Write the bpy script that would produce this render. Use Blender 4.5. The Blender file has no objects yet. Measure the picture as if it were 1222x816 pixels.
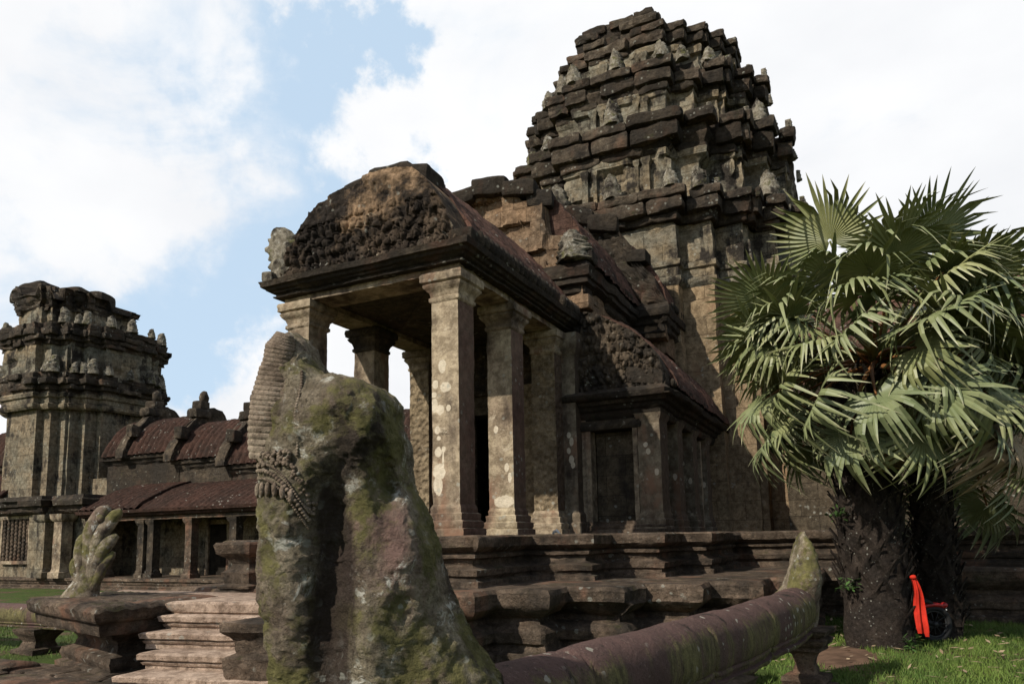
import bpy, math, random
import numpy as np
from mathutils import Matrix, Vector
rad = math.radians
random.seed(7)
C = bpy.context.scene.collection
SC = bpy.context.scene

# ---------------------------------------------------------------- camera, sky, sun, exposure
EYE = 1.8
FPX, PITCH, ROLL, YAW = 870.0, rad(7), rad(1.1), rad(26)
F0 = np.array([-math.sin(YAW), math.cos(YAW), 0.0]); R0 = np.array([math.cos(YAW), math.sin(YAW), 0.0]); UP = np.array([0, 0, 1.0])
FW = F0*math.cos(PITCH) + UP*math.sin(PITCH)
U1 = UP*math.cos(PITCH) - F0*math.sin(PITCH)
RT = math.cos(ROLL)*R0 - math.sin(ROLL)*U1
UV = math.cos(ROLL)*U1 + math.sin(ROLL)*R0
cd = bpy.data.cameras.new('camera'); cam = bpy.data.objects.new('camera', cd); C.objects.link(cam)
m = Matrix.Identity(4)
for i in range(3):
    m[i][0] = RT[i]; m[i][1] = UV[i]; m[i][2] = -FW[i]
m[2][3] = EYE
cam.matrix_world = m
cd.sensor_width = 36; cd.lens = 36*FPX/1222; cd.shift_y = 127.2/1222; cd.clip_end = 3000; cd.clip_start = 0.05
SC.camera = cam

SUN = np.array([-0.36, -0.76, 0.66]); SUN /= np.linalg.norm(SUN)
w = bpy.data.worlds.new('World'); SC.world = w; w.use_nodes = True
nt = w.node_tree; nt.nodes.clear()
def wn(t, **k):
    n = nt.nodes.new(t)
    for a, v in k.items(): setattr(n, a, v)
    return n
sky = wn('ShaderNodeTexSky', sky_type='NISHITA', sun_disc=False)
sky.sun_elevation = math.asin(SUN[2]); sky.sun_rotation = math.atan2(SUN[0], SUN[1])
sky.air_density = 1.0; sky.dust_density = 0.6; sky.ozone_density = 1.2
tc = wn('ShaderNodeTexCoord')
mp = wn('ShaderNodeMapping'); mp.inputs['Scale'].default_value = (1, 1, 1.9); mp.inputs['Location'].default_value = (0.35, 0.1, 0.0)
nt.links.new(tc.outputs['Generated'], mp.inputs[0])
n1 = wn('ShaderNodeTexNoise'); n1.inputs['Scale'].default_value = 3.2; n1.inputs['Detail'].default_value = 9; n1.inputs['Roughness'].default_value = 0.58; n1.inputs['Distortion'].default_value = 0.4
nt.links.new(mp.outputs[0], n1.inputs[0])
nd_ = wn('ShaderNodeTexNoise'); nd_.inputs['Scale'].default_value = 4.5; nd_.inputs['Detail'].default_value = 7; nd_.inputs['Roughness'].default_value = 0.6
nt.links.new(tc.outputs['Generated'], nd_.inputs[0])
nv_ = wn('ShaderNodeVectorMath', operation='MULTIPLY_ADD'); nt.links.new(nd_.outputs['Color'], nv_.inputs[0]); nv_.inputs[1].default_value = (.16, .16, .16); nv_.inputs[2].default_value = (-.08, -.08, -.08)
dv_ = wn('ShaderNodeVectorMath', operation='ADD'); nt.links.new(nv_.outputs[0], dv_.inputs[0]); nt.links.new(tc.outputs['Generated'], dv_.inputs[1])
# the open blue part of the sky: round a direction up and left of the porch, plus an unseen one behind the camera, added to cut fill
def dotdir(d, lo, hi):
    d = np.array(d); d = d/np.linalg.norm(d)
    v = wn('ShaderNodeVectorMath', operation='DOT_PRODUCT'); v.inputs[1].default_value = tuple(d)
    nt.links.new(dv_.outputs[0], v.inputs[0])
    r = wn('ShaderNodeMapRange', interpolation_type='SMOOTHSTEP'); r.inputs[1].default_value = lo; r.inputs[2].default_value = hi
    nt.links.new(v.outputs['Value'], r.inputs[0]); return r.outputs[0]
def wm(op, a, b):
    x = wn('ShaderNodeMath', operation=op)
    for i, q in enumerate((a, b)):
        if isinstance(q, (int, float)): x.inputs[i].default_value = q
        else: nt.links.new(q, x.inputs[i])
    return x.outputs[0]
def pxdir(u, v): return FW + (u-611)/FPX*RT - (v-535.2)/FPX*UV
hole = wm('MAXIMUM', wm('MAXIMUM', dotdir(pxdir(185, 185), 0.950, 0.985), dotdir(pxdir(290, 235), 0.978, 0.998)), wm('MULTIPLY', dotdir((0.65, -0.65, 0.2), -0.25, 0.5), 0.7))
hole = wm('MAXIMUM', hole, dotdir(pxdir(255, 50), 0.975, 0.997))
hole = wm('SUBTRACT', hole, wm('MULTIPLY', dotdir(pxdir(40, 20), 0.95, 0.995), 0.7))
cov = wm('SUBTRACT', wm('ADD', n1.outputs['Fac'], 0.30), wm('MULTIPLY', hole, 0.43))
cr = wn('ShaderNodeMapRange', interpolation_type='SMOOTHSTEP'); cr.inputs[1].default_value = 0.38; cr.inputs[2].default_value = 0.72
nt.links.new(cov, cr.inputs[0])
n2 = wn('ShaderNodeTexNoise'); n2.inputs['Scale'].default_value = 5; n2.inputs['Detail'].default_value = 6
nt.links.new(mp.outputs[0], n2.inputs[0])
cc = wn('ShaderNodeMixRGB'); cc.inputs[1].default_value = (9.3, 9.5, 9.9, 1); cc.inputs[2].default_value = (12.2, 12.2, 12.2, 1)
nt.links.new(n2.outputs['Fac'], cc.inputs[0])
front_f = wm('ADD', wm('MULTIPLY', dotdir(FW, 0.1, 0.74), 0.36), 0.64)   # cloud out of view dimmed to cut the fill light
fv = wn('ShaderNodeCombineXYZ')
for i_ in range(3): nt.links.new(front_f, fv.inputs[i_])
c2_ = wn('ShaderNodeMixRGB', blend_type='MULTIPLY'); c2_.inputs[0].default_value = 1
nt.links.new(cc.outputs[0], c2_.inputs[1]); nt.links.new(fv.outputs[0], c2_.inputs[2])
sk2 = wn('ShaderNodeMixRGB', blend_type='MIX'); sk2.inputs[2].default_value = (6.9, 8.8, 10.8, 1); nt.links.new(wm('MULTIPLY', dotdir(pxdir(300, 200), 0.3, 0.9), 0.85), sk2.inputs[0])
sg = wn('ShaderNodeMixRGB', blend_type='MULTIPLY'); sg.inputs[0].default_value = 1; sg.inputs[2].default_value = (1.55, 1.5, 1.45, 1)
nt.links.new(sky.outputs[0], sg.inputs[1]); nt.links.new(sg.outputs[0], sk2.inputs[1])
mx = wn('ShaderNodeMixRGB')
nt.links.new(cr.outputs[0], mx.inputs[0]); nt.links.new(sk2.outputs[0], mx.inputs[1]); nt.links.new(c2_.outputs[0], mx.inputs[2])
bg = wn('ShaderNodeBackground'); bg.inputs['Strength'].default_value = 0.09
nt.links.new(mx.outputs[0], bg.inputs[0])
wo = wn('ShaderNodeOutputWorld'); nt.links.new(bg.outputs[0], wo.inputs[0])

sl = bpy.data.lights.new('sun', 'SUN'); sl.energy = 4.9; sl.angle = rad(0.7); sl.color = (1.0, 0.93, 0.82)
so = bpy.data.objects.new('sun', sl); C.objects.link(so)
so.rotation_euler = Vector(SUN).to_track_quat('Z', 'Y').to_euler()
SC.view_settings.view_transform = 'Standard'; SC.view_settings.look = 'None'
SC.view_settings.exposure = 0.0; SC.view_settings.gamma = 1.0; SC.view_settings.use_curve_mapping = False
SC.cycles.max_bounces = 6; SC.cycles.diffuse_bounces = 3; SC.cycles.caustics_reflective = False; SC.cycles.caustics_refractive = False

# ---------------------------------------------------------------- numpy noise
def h3(ix, iy, iz, seed=0):
    n = (ix.astype(np.int64)*374761393 + iy.astype(np.int64)*668265263 + iz.astype(np.int64)*2147483647 + seed*974634777) & 0xffffffff
    n = ((n ^ (n >> 13))*1274126177) & 0xffffffff
    n = ((n ^ (n >> 16))*2246822519) & 0xffffffff
    return ((n ^ (n >> 15)) & 0xffffff)/float(0xffffff)
def vnoise(P, seed=0):
    P = np.asarray(P, float); I = np.floor(P).astype(np.int64); f = P-I; f = f*f*(3-2*f)
    x, y, z = I[..., 0], I[..., 1], I[..., 2]; a, b, c = f[..., 0], f[..., 1], f[..., 2]
    r = 0
    for dx in (0, 1):
        for dy in (0, 1):
            for dz in (0, 1):
                r = r + h3(x+dx, y+dy, z+dz, seed)*(a if dx else 1-a)*(b if dy else 1-b)*(c if dz else 1-c)
    return r*2-1
def fbm(P, o=4, seed=0):
    P = np.asarray(P, float); s = 0; a = 1; t = 0
    for i in range(o):
        s = s + a*vnoise(P*2**i + 17.3*i, seed+i); t += a; a *= 0.5
    return s/t

# ---------------------------------------------------------------- object helpers
def tag(o, label=None, cat=None, group=None, kind=None):
    if label: o['label'] = label
    if cat: o['category'] = cat
    if group: o['group'] = group
    if kind: o['kind'] = kind
    return o
def thing(name, label, cat, loc=(0, 0, 0), group=None):
    o = bpy.data.objects.new(name, None); C.objects.link(o); o.location = loc; o.empty_display_size = 0.2
    return tag(o, label, cat, group)
class MB:
    """collects vertices and faces (world coordinates) for ONE mesh"""
    def __init__(s): s.v = []; s.f = []; s.n = 0; s.parts = []
    def add(s, V, F):
        F = list(F); V = np.asarray(V, float).reshape(-1, 3); s.v.append(V); s.parts.append((V, F)); o = s.n
        s.f.extend([tuple(int(i)+o for i in f) for f in F]); s.n += len(V); return s
    def build(s, name, mat, parent=None, smooth=38, jit=0):
        if name in ('crest_stone', 'pale_patch', 'niche_frame', 'roof_edge') and len(s.v) > 1:
            for V, F in s.parts: o = MB().add(V, F).build(name, mat, parent, smooth)
            return o
        V = np.concatenate(s.v)
        if parent is not None: V = V - np.array(tot(parent))
        me = bpy.data.meshes.new(name); me.from_pydata(V.tolist(), [], s.f); me.validate(); me.update()
        if smooth:
            me.polygons.foreach_set('use_smooth', [True]*len(me.polygons))
            if smooth < 180: me.set_sharp_from_angle(angle=rad(smooth))
        me.materials.append(mat)
        o = bpy.data.objects.new(name, me); C.objects.link(o)
        if parent is not None: o.parent = parent
        return o
def tot(o):
    l = np.array(o.location)
    while o.parent is not None:
        o = o.parent; l = l + np.array(o.location)
    return l
def gridfaces(nr, nc, wrap=False, o=0):
    F = []
    for r in range(nr-1):
        for c in range(nc if wrap else nc-1):
            d = (c+1) % nc
            F.append((o+r*nc+c, o+r*nc+d, o+(r+1)*nc+d, o+(r+1)*nc+c))
    return F
def rect(x0, x1, y0, y1): return [(x0, y0), (x1, y0), (x1, y1), (x0, y1)]
def offset(poly, d):
    n = len(poly); P = np.array(poly, float); out = []
    for i in range(n):
        a, b, c = P[i-1], P[i], P[(i+1) % n]
        e1 = (b-a)/np.linalg.norm(b-a); e2 = (c-b)/np.linalg.norm(c-b)
        n1 = np.array([e1[1], -e1[0]]); n2 = np.array([e2[1], -e2[0]])
        k = 1+n1@n2
        out.append(b + d*(n1+n2)/max(k, 0.3))
    return np.array(out)
def sweep(plan, prof, seg=0.2, amp=0.02, freq=2.0, blk=None, seed=0, top=True, bot=False, cap=None, miss=0.06, dz=None, mb=None, shrink=None):
    """closed plan swept up a profile of (z, offset); noise wears it, blk=(w,h,depth) gives block relief"""
    P0 = np.array(plan, float); n = len(P0)
    L = np.linalg.norm(np.roll(P0, -1, 0)-P0, axis=1)
    ns = [max(1, int(round(l/seg))) for l in L]
    if dz:                                               # resample long profile runs
        q = [prof[0]]
        for a, b in zip(prof[:-1], prof[1:]):
            k = max(1, int(round(abs(b[0]-a[0])/dz)))
            for j in range(1, k+1): q.append((a[0]+(b[0]-a[0])*j/k, a[1]+(b[1]-a[1])*j/k))
        prof = q
    T = []; E = []; S = []
    cum = 0
    for i in range(n):
        for j in range(ns[i]): E.append(i); T.append(j/ns[i]); S.append(cum+L[i]*j/ns[i])
        cum += L[i]
    E = np.array(E); T = np.array(T)[:, None]; S = np.array(S)
    N = []
    for i in range(n):
        e = P0[(i+1) % n]-P0[i]; e /= np.linalg.norm(e); N.append((e[1], -e[0]))
    N = np.array(N); NE = N[E].copy()
    first = (T[:, 0] == 0); NE[first] = N[E[first]]+N[E[first]-1]
    V = []
    for k, (z, off) in enumerate(prof):
        O = offset(plan, off); A = O[E]; B = O[(E+1) % n]
        xy = A+(B-A)*T
        p = np.column_stack([xy, np.full(len(xy), z)])
        d = amp*fbm(p*freq, 4, seed) + amp*0.35*vnoise(p*freq*7, seed+9)
        if blk:
            bw, bh, bd = blk
            row = math.floor(z/bh+0.001); ph = (row % 2)*0.5 + 0.37*row
            bi = np.floor(S/bw+ph).astype(np.int64)
            hh = h3(bi, E, np.full(len(E), row), seed+3)
            d = d+(hh-0.5)*bd
            d = np.where(h3(bi, E+91, np.full(len(E), row), seed+4) < miss, d-bd*1.5, d)
        p[:, :2] += NE*d[:, None]
        p[:, 2] += amp*0.5*fbm(p*freq*1.3+31, 3, seed+5)
        if cap is not None: p[:, 2] = np.minimum(p[:, 2], cap(p))
        V.append(p)
    V = np.array(V); nr, nc = V.shape[:2]
    F = gridfaces(nr, nc, True)
    if top: F.append(tuple((nr-1)*nc+c for c in range(nc)))
    if bot: F.append(tuple(reversed(range(nc))))
    mb = mb or MB(); mb.add(V.reshape(-1, 3), F); return mb
def panel(xs, zb, zt, y0, y1, nz=24, carve=None, axis='y', mb=None, sgn=-1, seed=0, edge=0.03):
    """slab between y0 (seen face) and y1 with lower/upper outline zb(x), zt(x); carve(P) pushes the seen face out"""
    xs = np.asarray(xs, float); nx = len(xs)
    t = np.linspace(0, 1, nz)[:, None]
    X = np.repeat(xs[None], nz, 0); Z = zb[None]*(1-t)+zt[None]*t
    def mk(y, c):
        P = np.stack([X, np.full_like(X, y), Z], -1)
        if c is not None: P[..., 1] += sgn*c(P)
        P[..., 0] += edge*fbm(P*2.1, 3, seed+2); P[..., 2] += edge*fbm(P*2.3+7, 3, seed+4)*t
        return P
    A = mk(y0, carve); B = mk(y1, None)
    N = nx*nz
    F = []
    for f in gridfaces(nz, nx): F.append(f if sgn < 0 else f[::-1])
    for f in gridfaces(nz, nx, False, N): F.append(f[::-1] if sgn < 0 else f)
    ring = [i for i in range(nx)] + [r*nx+nx-1 for r in range(1, nz)] + [(nz-1)*nx+i for i in range(nx-2, -1, -1)] + [r*nx for r in range(nz-2, 0, -1)]
    for a, b in zip(ring, ring[1:]+ring[:1]): F.append((b, a, a+N, b+N) if sgn < 0 else (a, b, b+N, a+N))
    V = np.concatenate([A.reshape(-1, 3), B.reshape(-1, 3)])
    if axis == 'x': V = V[:, [1, 0, 2]]; F = [f[::-1] for f in F]
    mb = mb or MB(); mb.add(V, F); return mb
def tube(path, radii, nseg=14, flat=None, amp=0.0, freq=6, seed=0, mb=None, caps=True, sub=1):
    path = np.array(path, float); radii = np.array(radii, float)
    if sub > 1:
        t = np.arange(len(path)); q = np.linspace(0, len(path)-1, (len(path)-1)*sub+1)
        def cr(a):
            out = []
            for x in q:
                i = min(int(x), len(a)-2); f = x-i
                p0, p1, p2, p3 = a[max(i-1, 0)], a[i], a[i+1], a[min(i+2, len(a)-1)]
                out.append(0.5*((2*p1)+(p2-p0)*f+(2*p0-5*p1+4*p2-p3)*f*f+(3*p1-p0-3*p2+p3)*f**3))
            return np.array(out)
        path = cr(path); radii = cr(radii)
    V = []; up = np.array([0.02, 0.03, 1.0])
    for i in range(len(path)):
        d = path[min(i+1, len(path)-1)]-path[max(i-1, 0)]; d /= np.linalg.norm(d)
        u = flat[1] if flat else up
        a = np.cross(d, u)
        if np.linalg.norm(a) < 0.05: a = np.cross(d, np.array([1.0, 0.1, 0]))
        a /= np.linalg.norm(a); b = np.cross(a, d)
        k = flat[0] if flat else 1.0
        for j in range(nseg):
            t = 2*math.pi*j/nseg
            V.append(path[i]+radii[i]*(math.cos(t)*a+math.sin(t)*b*k))
    V = np.array(V)
    if amp: 
        c = np.repeat(path, nseg, 0); n = V-c; n /= (np.linalg.norm(n, axis=1)[:, None]+1e-6)
        V = V+n*(amp*fbm(V*freq, 4, seed))[:, None]
    F = [f[::-1] for f in gridfaces(len(path), nseg, True)]
    if caps: F.append(tuple(range(nseg))); F.append(tuple(reversed(range((len(path)-1)*nseg, len(path)*nseg))))
    mb = mb or MB(); mb.add(V, F); return mb
_ico = None
def ico():
    global _ico
    if _ico is None:
        import bmesh
        b = bmesh.new(); bmesh.ops.create_icosphere(b, subdivisions=2, radius=1)
        _ico = (np.array([v.co[:] for v in b.verts]), [tuple(v.index for v in f.verts) for f in b.faces]); b.free()
    return _ico
def lump(mb, c, s, amp=0.15, seed=0, rot=0):
    V, F = ico(); V = V*(1+amp*fbm(V*1.7+seed*3.1, 3, seed))[:, None]*np.array(s)
    ca, sa = math.cos(rot), math.sin(rot)
    V = np.column_stack([V[:, 0]*ca-V[:, 1]*sa, V[:, 0]*sa+V[:, 1]*ca, V[:, 2]])
    mb.add(V+np.array(c), F)
def rock(mb, c, s, rot=0, amp=0.05, seed=0, tilt=0.0):
    """worn squared block"""
    g = np.linspace(-1, 1, 7); V = []; F = []
    for ax in range(3):
        for sg in (-1, 1):
            o = len(V)
            for a in g:
                for b in g:
                    p = [0, 0, 0]; p[ax] = sg; p[(ax+1) % 3] = a; p[(ax+2) % 3] = b; V.append(p)
            for f in gridfaces(7, 7, False, o): F.append(f[::-1] if sg < 0 else f)
    V = np.array(V, float); V = V/((np.abs(V)**9).sum(1)**(1/9))[:, None]*np.array(s)
    V = V+amp*np.stack([fbm(V*1.9+seed*5.7, 3, seed), fbm(V*1.9+11+seed*5.7, 3, seed), fbm(V*1.9+23+seed*5.7, 3, seed)], -1)
    V[:, 2] += tilt*V[:, 0]
    ca, sa = math.cos(rot), math.sin(rot)
    V = np.column_stack([V[:, 0]*ca-V[:, 1]*sa, V[:, 0]*sa+V[:, 1]*ca, V[:, 2]])
    mb.add(V+np.array(c), F)

def course(plan, off, z0, z1, lw, seed, depth=.7, jit=.05, miss=.05, mb=None, back=None, gap=.004, amp=.085, facing=None):
    """one course of separate worn blocks laid along a plan"""
    g = np.linspace(-1, 1, 7); V = []; F = []
    for ax in range(3):
        for sg in (-1, 1):
            o = len(V)
            for a in g:
                for b in g:
                    p = [0, 0, 0]; p[ax] = sg; p[(ax+1) % 3] = a; p[(ax+2) % 3] = b; V.append(p)
            for f in gridfaces(7, 7, False, o): F.append(f[::-1] if sg < 0 else f)
    T = np.array(V, float); T = T/((np.abs(T)**13).sum(1)**(1/13))[:, None]
    P = offset(plan, off); n = len(P); r_ = random.Random(seed); mb = mb or MB()
    for i in range(n):
        a, b = P[i], P[(i+1) % n]; e = b-a; L = np.linalg.norm(e); e = e/L; nr = np.array([e[1], -e[0]])
        if facing is not None and nr @ np.array(facing) < -.1: continue
        k = max(1, int(round(L/lw))); cuts = [0.0]
        for j in range(1, k): cuts.append((j+r_.uniform(-.22, .22))/k)
        cuts.append(1.0)
        for j in range(k):
            if r_.random() < miss: continue
            s0, s1 = cuts[j]*L, cuts[j+1]*L; l = s1-s0-gap; out = r_.gauss(0, jit); h = (z1-z0)*(1-abs(r_.gauss(0, .05)))-gap
            d = depth+r_.uniform(0, .1); c2 = a+e*(s0+s1)/2+nr*(out-d/2)
            Q = T*np.array([l/2, d/2, h/2])
            w3 = np.array([c2[0], c2[1], z0])
            Q = Q+amp*np.stack([fbm(Q*3.1+w3+q*9.7, 3, seed+q) for q in range(3)], -1)
            th = r_.gauss(0, .025); Q = np.column_stack([Q[:, 0]+th*Q[:, 1], Q[:, 1]-th*Q[:, 0], Q[:, 2]+r_.gauss(0, .02)*Q[:, 0]])
            W = np.column_stack([c2[0]+e[0]*Q[:, 0]-nr[0]*Q[:, 1]*-1, c2[1]+e[1]*Q[:, 0]+nr[1]*Q[:, 1], z0+h/2+Q[:, 2]+r_.gauss(0, .008)])
            mb.add(W, [f[::-1] for f in F])
    return mb

# ---------------------------------------------------------------- materials
class NT:
    def __init__(s, name):
        s.m = bpy.data.materials.new(name); s.m.use_nodes = True; s.t = s.m.node_tree; s.t.nodes.clear()
        s.geo = s.n('ShaderNodeNewGeometry')
    def n(s, t, **k):
        x = s.t.nodes.new(t)
        for a, v in k.items(): setattr(x, a, v)
        return x
    def set(s, sock, v):
        if hasattr(v, 'is_linked'): s.t.links.new(v, sock)
        elif isinstance(v, tuple) and len(v) == 3 and sock.type == 'RGBA': sock.default_value = v+(1,)
        else: sock.default_value = v
    def pos(s, scale=(1, 1, 1), loc=(0, 0, 0), src=None):
        x = s.n('ShaderNodeMapping'); x.inputs['Scale'].default_value = scale; x.inputs['Location'].default_value = loc
        s.t.links.new(src or s.geo.outputs['Position'], x.inputs[0]); return x.outputs[0]
    def noise(s, vec, sc, det=5, ro=0.6, dist=0):
        x = s.n('ShaderNodeTexNoise'); s.t.links.new(vec, x.inputs[0]); x.inputs['Scale'].default_value = sc; x.inputs['Detail'].default_value = det
        x.inputs['Roughness'].default_value = ro; x.inputs['Distortion'].default_value = dist; return x.outputs['Fac']
    def vor(s, vec, sc, feat='F1', out='Distance', rnd=1):
        x = s.n('ShaderNodeTexVoronoi', feature=feat); s.t.links.new(vec, x.inputs[0]); x.inputs['Scale'].default_value = sc; x.inputs['Randomness'].default_value = rnd; return x.outputs[out]
    def ramp(s, f, lo, hi, a=0.0, b=1.0):
        x = s.n('ShaderNodeMapRange', interpolation_type='SMOOTHSTEP'); s.set(x.inputs[0], f)
        x.inputs[1].default_value = lo; x.inputs[2].default_value = hi; x.inputs[3].default_value = a; x.inputs[4].default_value = b; return x.outputs[0]
    def math(s, op, a, b=0.0):
        x = s.n('ShaderNodeMath', operation=op); s.set(x.inputs[0], a); s.set(x.inputs[1], b); return x.outputs[0]
    def mix(s, f, a, b, mode='MIX'):
        x = s.n('ShaderNodeMixRGB', blend_type=mode); s.set(x.inputs[0], f); s.set(x.inputs[1], a); s.set(x.inputs[2], b); return x.outputs[0]
    def combine(s, v):
        x = s.n('ShaderNodeCombineXYZ'); [s.set(x.inputs[i], v) for i in range(3)]; return x.outputs[0]
    def up(s):
        x = s.n('ShaderNodeSeparateXYZ'); s.t.links.new(s.geo.outputs['Normal'], x.inputs[0]); return x.outputs['Z']
    def bump(s, h, strength, dist, prev=None):
        x = s.n('ShaderNodeBump'); x.inputs['Strength'].default_value = strength; x.inputs['Distance'].default_value = dist
        s.t.links.new(h, x.inputs['Height'])
        if prev is not None: s.t.links.new(prev, x.inputs['Normal'])
        return x.outputs[0]
    def out(s, col, rough=0.9, normal=None, spec=0.2, **k):
        b = s.n('ShaderNodeBsdfPrincipled'); s.set(b.inputs['Base Color'], col); s.set(b.inputs['Roughness'], rough)
        b.inputs['Specular IOR Level'].default_value = spec
        if normal is not None: s.t.links.new(normal, b.inputs['Normal'])
        for a, v in k.items(): s.set(b.inputs[a], v)
        o = s.n('ShaderNodeOutputMaterial'); s.t.links.new(b.outputs[0], o.inputs[0]); return s.m
def stone(name, c1, c2, dark=(.024, .020, .016), dk=(.5, .66), streak=0.6, pale=None, pl=(.62, .72), moss=None, ms=(.55, .7), upd=0.0, joints=None, bump=0.6, sc=1.0, carve=0, grain=0.35, red=None, seed=0, zmix=None, isl=0, spots=None, side=None, band=None, strata=0):
    gq = grain/.35
    t = NT(name); P = t.pos(loc=(seed*7.1, seed*3.3, seed*1.7))
    base = t.mix(t.ramp(t.noise(P, 0.9*sc, 6), .35, .65), c1, c2)
    base = t.mix(t.ramp(t.noise(P, 6*sc, 6, .7), .36, .64), base, t.mix(1.0, base, (.50, .48, .46), 'MULTIPLY'))
    base = t.mix(t.ramp(t.noise(P, 42*sc, 4, .8), .52, .66, 0, gq), base, t.mix(1.0, base, (1.5, 1.48, 1.42), 'MULTIPLY'))
    base = t.mix(t.ramp(t.noise(t.pos(loc=(6, 1, seed)), 27*sc, 4, .8), .54, .66, 0, gq), base, t.mix(1.0, base, (.45, .43, .42), 'MULTIPLY'))
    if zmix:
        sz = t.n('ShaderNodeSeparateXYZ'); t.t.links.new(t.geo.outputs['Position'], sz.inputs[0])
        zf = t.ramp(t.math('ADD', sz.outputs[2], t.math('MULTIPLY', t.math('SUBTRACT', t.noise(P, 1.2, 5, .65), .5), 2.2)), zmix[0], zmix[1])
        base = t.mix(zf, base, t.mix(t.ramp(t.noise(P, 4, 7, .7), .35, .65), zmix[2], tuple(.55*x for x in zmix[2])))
    if red: base = t.mix(t.ramp(t.noise(t.pos((1, 1, .5), (9, 2, 4)), 1.3*sc, 5), .52, .68), base, red)
    nor = None
    jh = None
    if joints:
        sx = t.n('ShaderNodeSeparateXYZ'); t.t.links.new(P, sx.inputs[0])
        cx = t.n('ShaderNodeCombineXYZ'); t.set(cx.inputs[0], t.math('ADD', sx.outputs[0], sx.outputs[1])); t.set(cx.inputs[1], sx.outputs[2])
        br = t.n('ShaderNodeTexBrick'); t.t.links.new(cx.outputs[0], br.inputs[0])
        br.inputs['Scale'].default_value = 1; br.inputs['Brick Width'].default_value = joints[0]; br.inputs['Row Height'].default_value = joints[1]
        br.inputs['Mortar Size'].default_value = 0.007; br.inputs['Mortar Smooth'].default_value = 0.3; br.inputs['Bias'].default_value = 0
        br.inputs['Color1'].default_value = (.72, .72, .72, 1); br.inputs['Color2'].default_value = (1.12, 1.10, 1.06, 1); br.inputs['Mortar'].default_value = (.22, .2, .18, 1)
        base = t.mix(0.8, base, br.outputs['Color'], 'MULTIPLY')
        jh = br.outputs['Fac']
    if pale:
        pf = t.ramp(t.noise(t.pos(loc=(3, 8, 1+seed)), 3.1*sc, 8, .7, .5), *pl)
        base = t.mix(t.math('MULTIPLY', pf, .8), base, pale)
    if isl:
        iv = t.ramp(t.geo.outputs['Random Per Island'], 0, 1, 1-isl, 1+isl); base = t.mix(1.0, base, t.combine(iv), 'MULTIPLY')
    if strata:
        base = t.mix(t.math('MULTIPLY', t.ramp(t.noise(t.pos((1.8, 1.8, 8), (2, 2, seed)), 1.0, 7, .7), .40, .54, 1, 0), .45), base, dark)
    # dark crust: patches broken by fine noise, and rain streaks
    dn = t.math('ADD', t.math('MULTIPLY', t.noise(t.pos(loc=(1+seed, 4, 2)), 1.1*sc, 8, .68), .62), t.math('MULTIPLY', t.noise(t.pos((1, 1, .12), (5, 1+seed, 0)), 2.6*sc, 6, .65), .38*streak))
    dn = t.math('ADD', dn, .38*(1-streak)*.5)
    if upd: dn = t.math('ADD', dn, t.math('MULTIPLY', t.math('MAXIMUM', t.up(), 0.0), upd))
    df = t.ramp(dn, *dk)
    base = t.mix(df, base, t.mix(t.ramp(t.noise(P, 9*sc, 4), .35, .7), dark, tuple(2.0*x for x in dark)))
    if moss:
        mf = t.ramp(t.math('ADD', t.noise(t.pos(loc=(8, 3, seed)), 1.7*sc, 7, .7), t.math('MULTIPLY', t.up(), .06)), *ms)
        base = t.mix(mf, base, t.mix(t.ramp(t.noise(P, 14, 4), .3, .7), moss, tuple(.5*x for x in moss)))
    if side:                                             # stain plus painted shade on right flank, its edge wandering onto the next face
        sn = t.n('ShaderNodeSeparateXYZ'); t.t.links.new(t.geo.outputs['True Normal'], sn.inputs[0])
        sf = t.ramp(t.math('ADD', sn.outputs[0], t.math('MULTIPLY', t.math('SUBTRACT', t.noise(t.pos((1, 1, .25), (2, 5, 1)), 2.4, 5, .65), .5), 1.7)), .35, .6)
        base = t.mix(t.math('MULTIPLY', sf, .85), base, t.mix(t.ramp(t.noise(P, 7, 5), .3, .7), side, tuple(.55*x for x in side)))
    if band:                                             # dark upright band along the hood's groove: (axis, centre, half width, z centre, half height, colour)
        A, c0, hw_, zc, hz, bc = band
        dp = t.n('ShaderNodeVectorMath', operation='DOT_PRODUCT'); t.t.links.new(t.geo.outputs['Position'], dp.inputs[0]); dp.inputs[1].default_value = tuple(A)
        sx3 = t.n('ShaderNodeSeparateXYZ'); t.t.links.new(t.geo.outputs['Position'], sx3.inputs[0])
        q1 = t.math('POWER', t.math('ABSOLUTE', t.math('DIVIDE', t.math('SUBTRACT', dp.outputs['Value'], c0), hw_)), 2.0)
        q2 = t.math('POWER', t.math('ABSOLUTE', t.math('DIVIDE', t.math('SUBTRACT', sx3.outputs[2], zc), hz)), 4.0)
        bm_ = t.ramp(t.math('ADD', t.math('ADD', q1, q2), t.math('MULTIPLY', t.math('SUBTRACT', t.noise(t.pos((1, 1, .3), (1, 1, 5)), 9, 6, .7), .5), 2.4)), .45, 1.25, 1, 0)
        base = t.mix(t.math('MULTIPLY', bm_, .9), base, bc)
    if spots:                                            # bare pale places on the seen (-y) face: (x, z, half width, half height)
        sx2 = t.n('ShaderNodeSeparateXYZ'); t.t.links.new(t.geo.outputs['Position'], sx2.inputs[0]); acc = None
        wob = t.math('MULTIPLY', t.math('SUBTRACT', t.noise(t.pos(loc=(3, 0, 9)), 11, 5, .65), .5), 1.5)
        for (x_, z_, a_, b_) in spots:
            e_ = t.math('ADD', t.math('POWER', t.math('ABSOLUTE', t.math('DIVIDE', t.math('SUBTRACT', sx2.outputs[0], x_), a_)), 2.0), t.math('POWER', t.math('ABSOLUTE', t.math('DIVIDE', t.math('SUBTRACT', sx2.outputs[2], z_), b_)), 2.0))
            acc = e_ if acc is None else t.math('MINIMUM', acc, e_)
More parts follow.
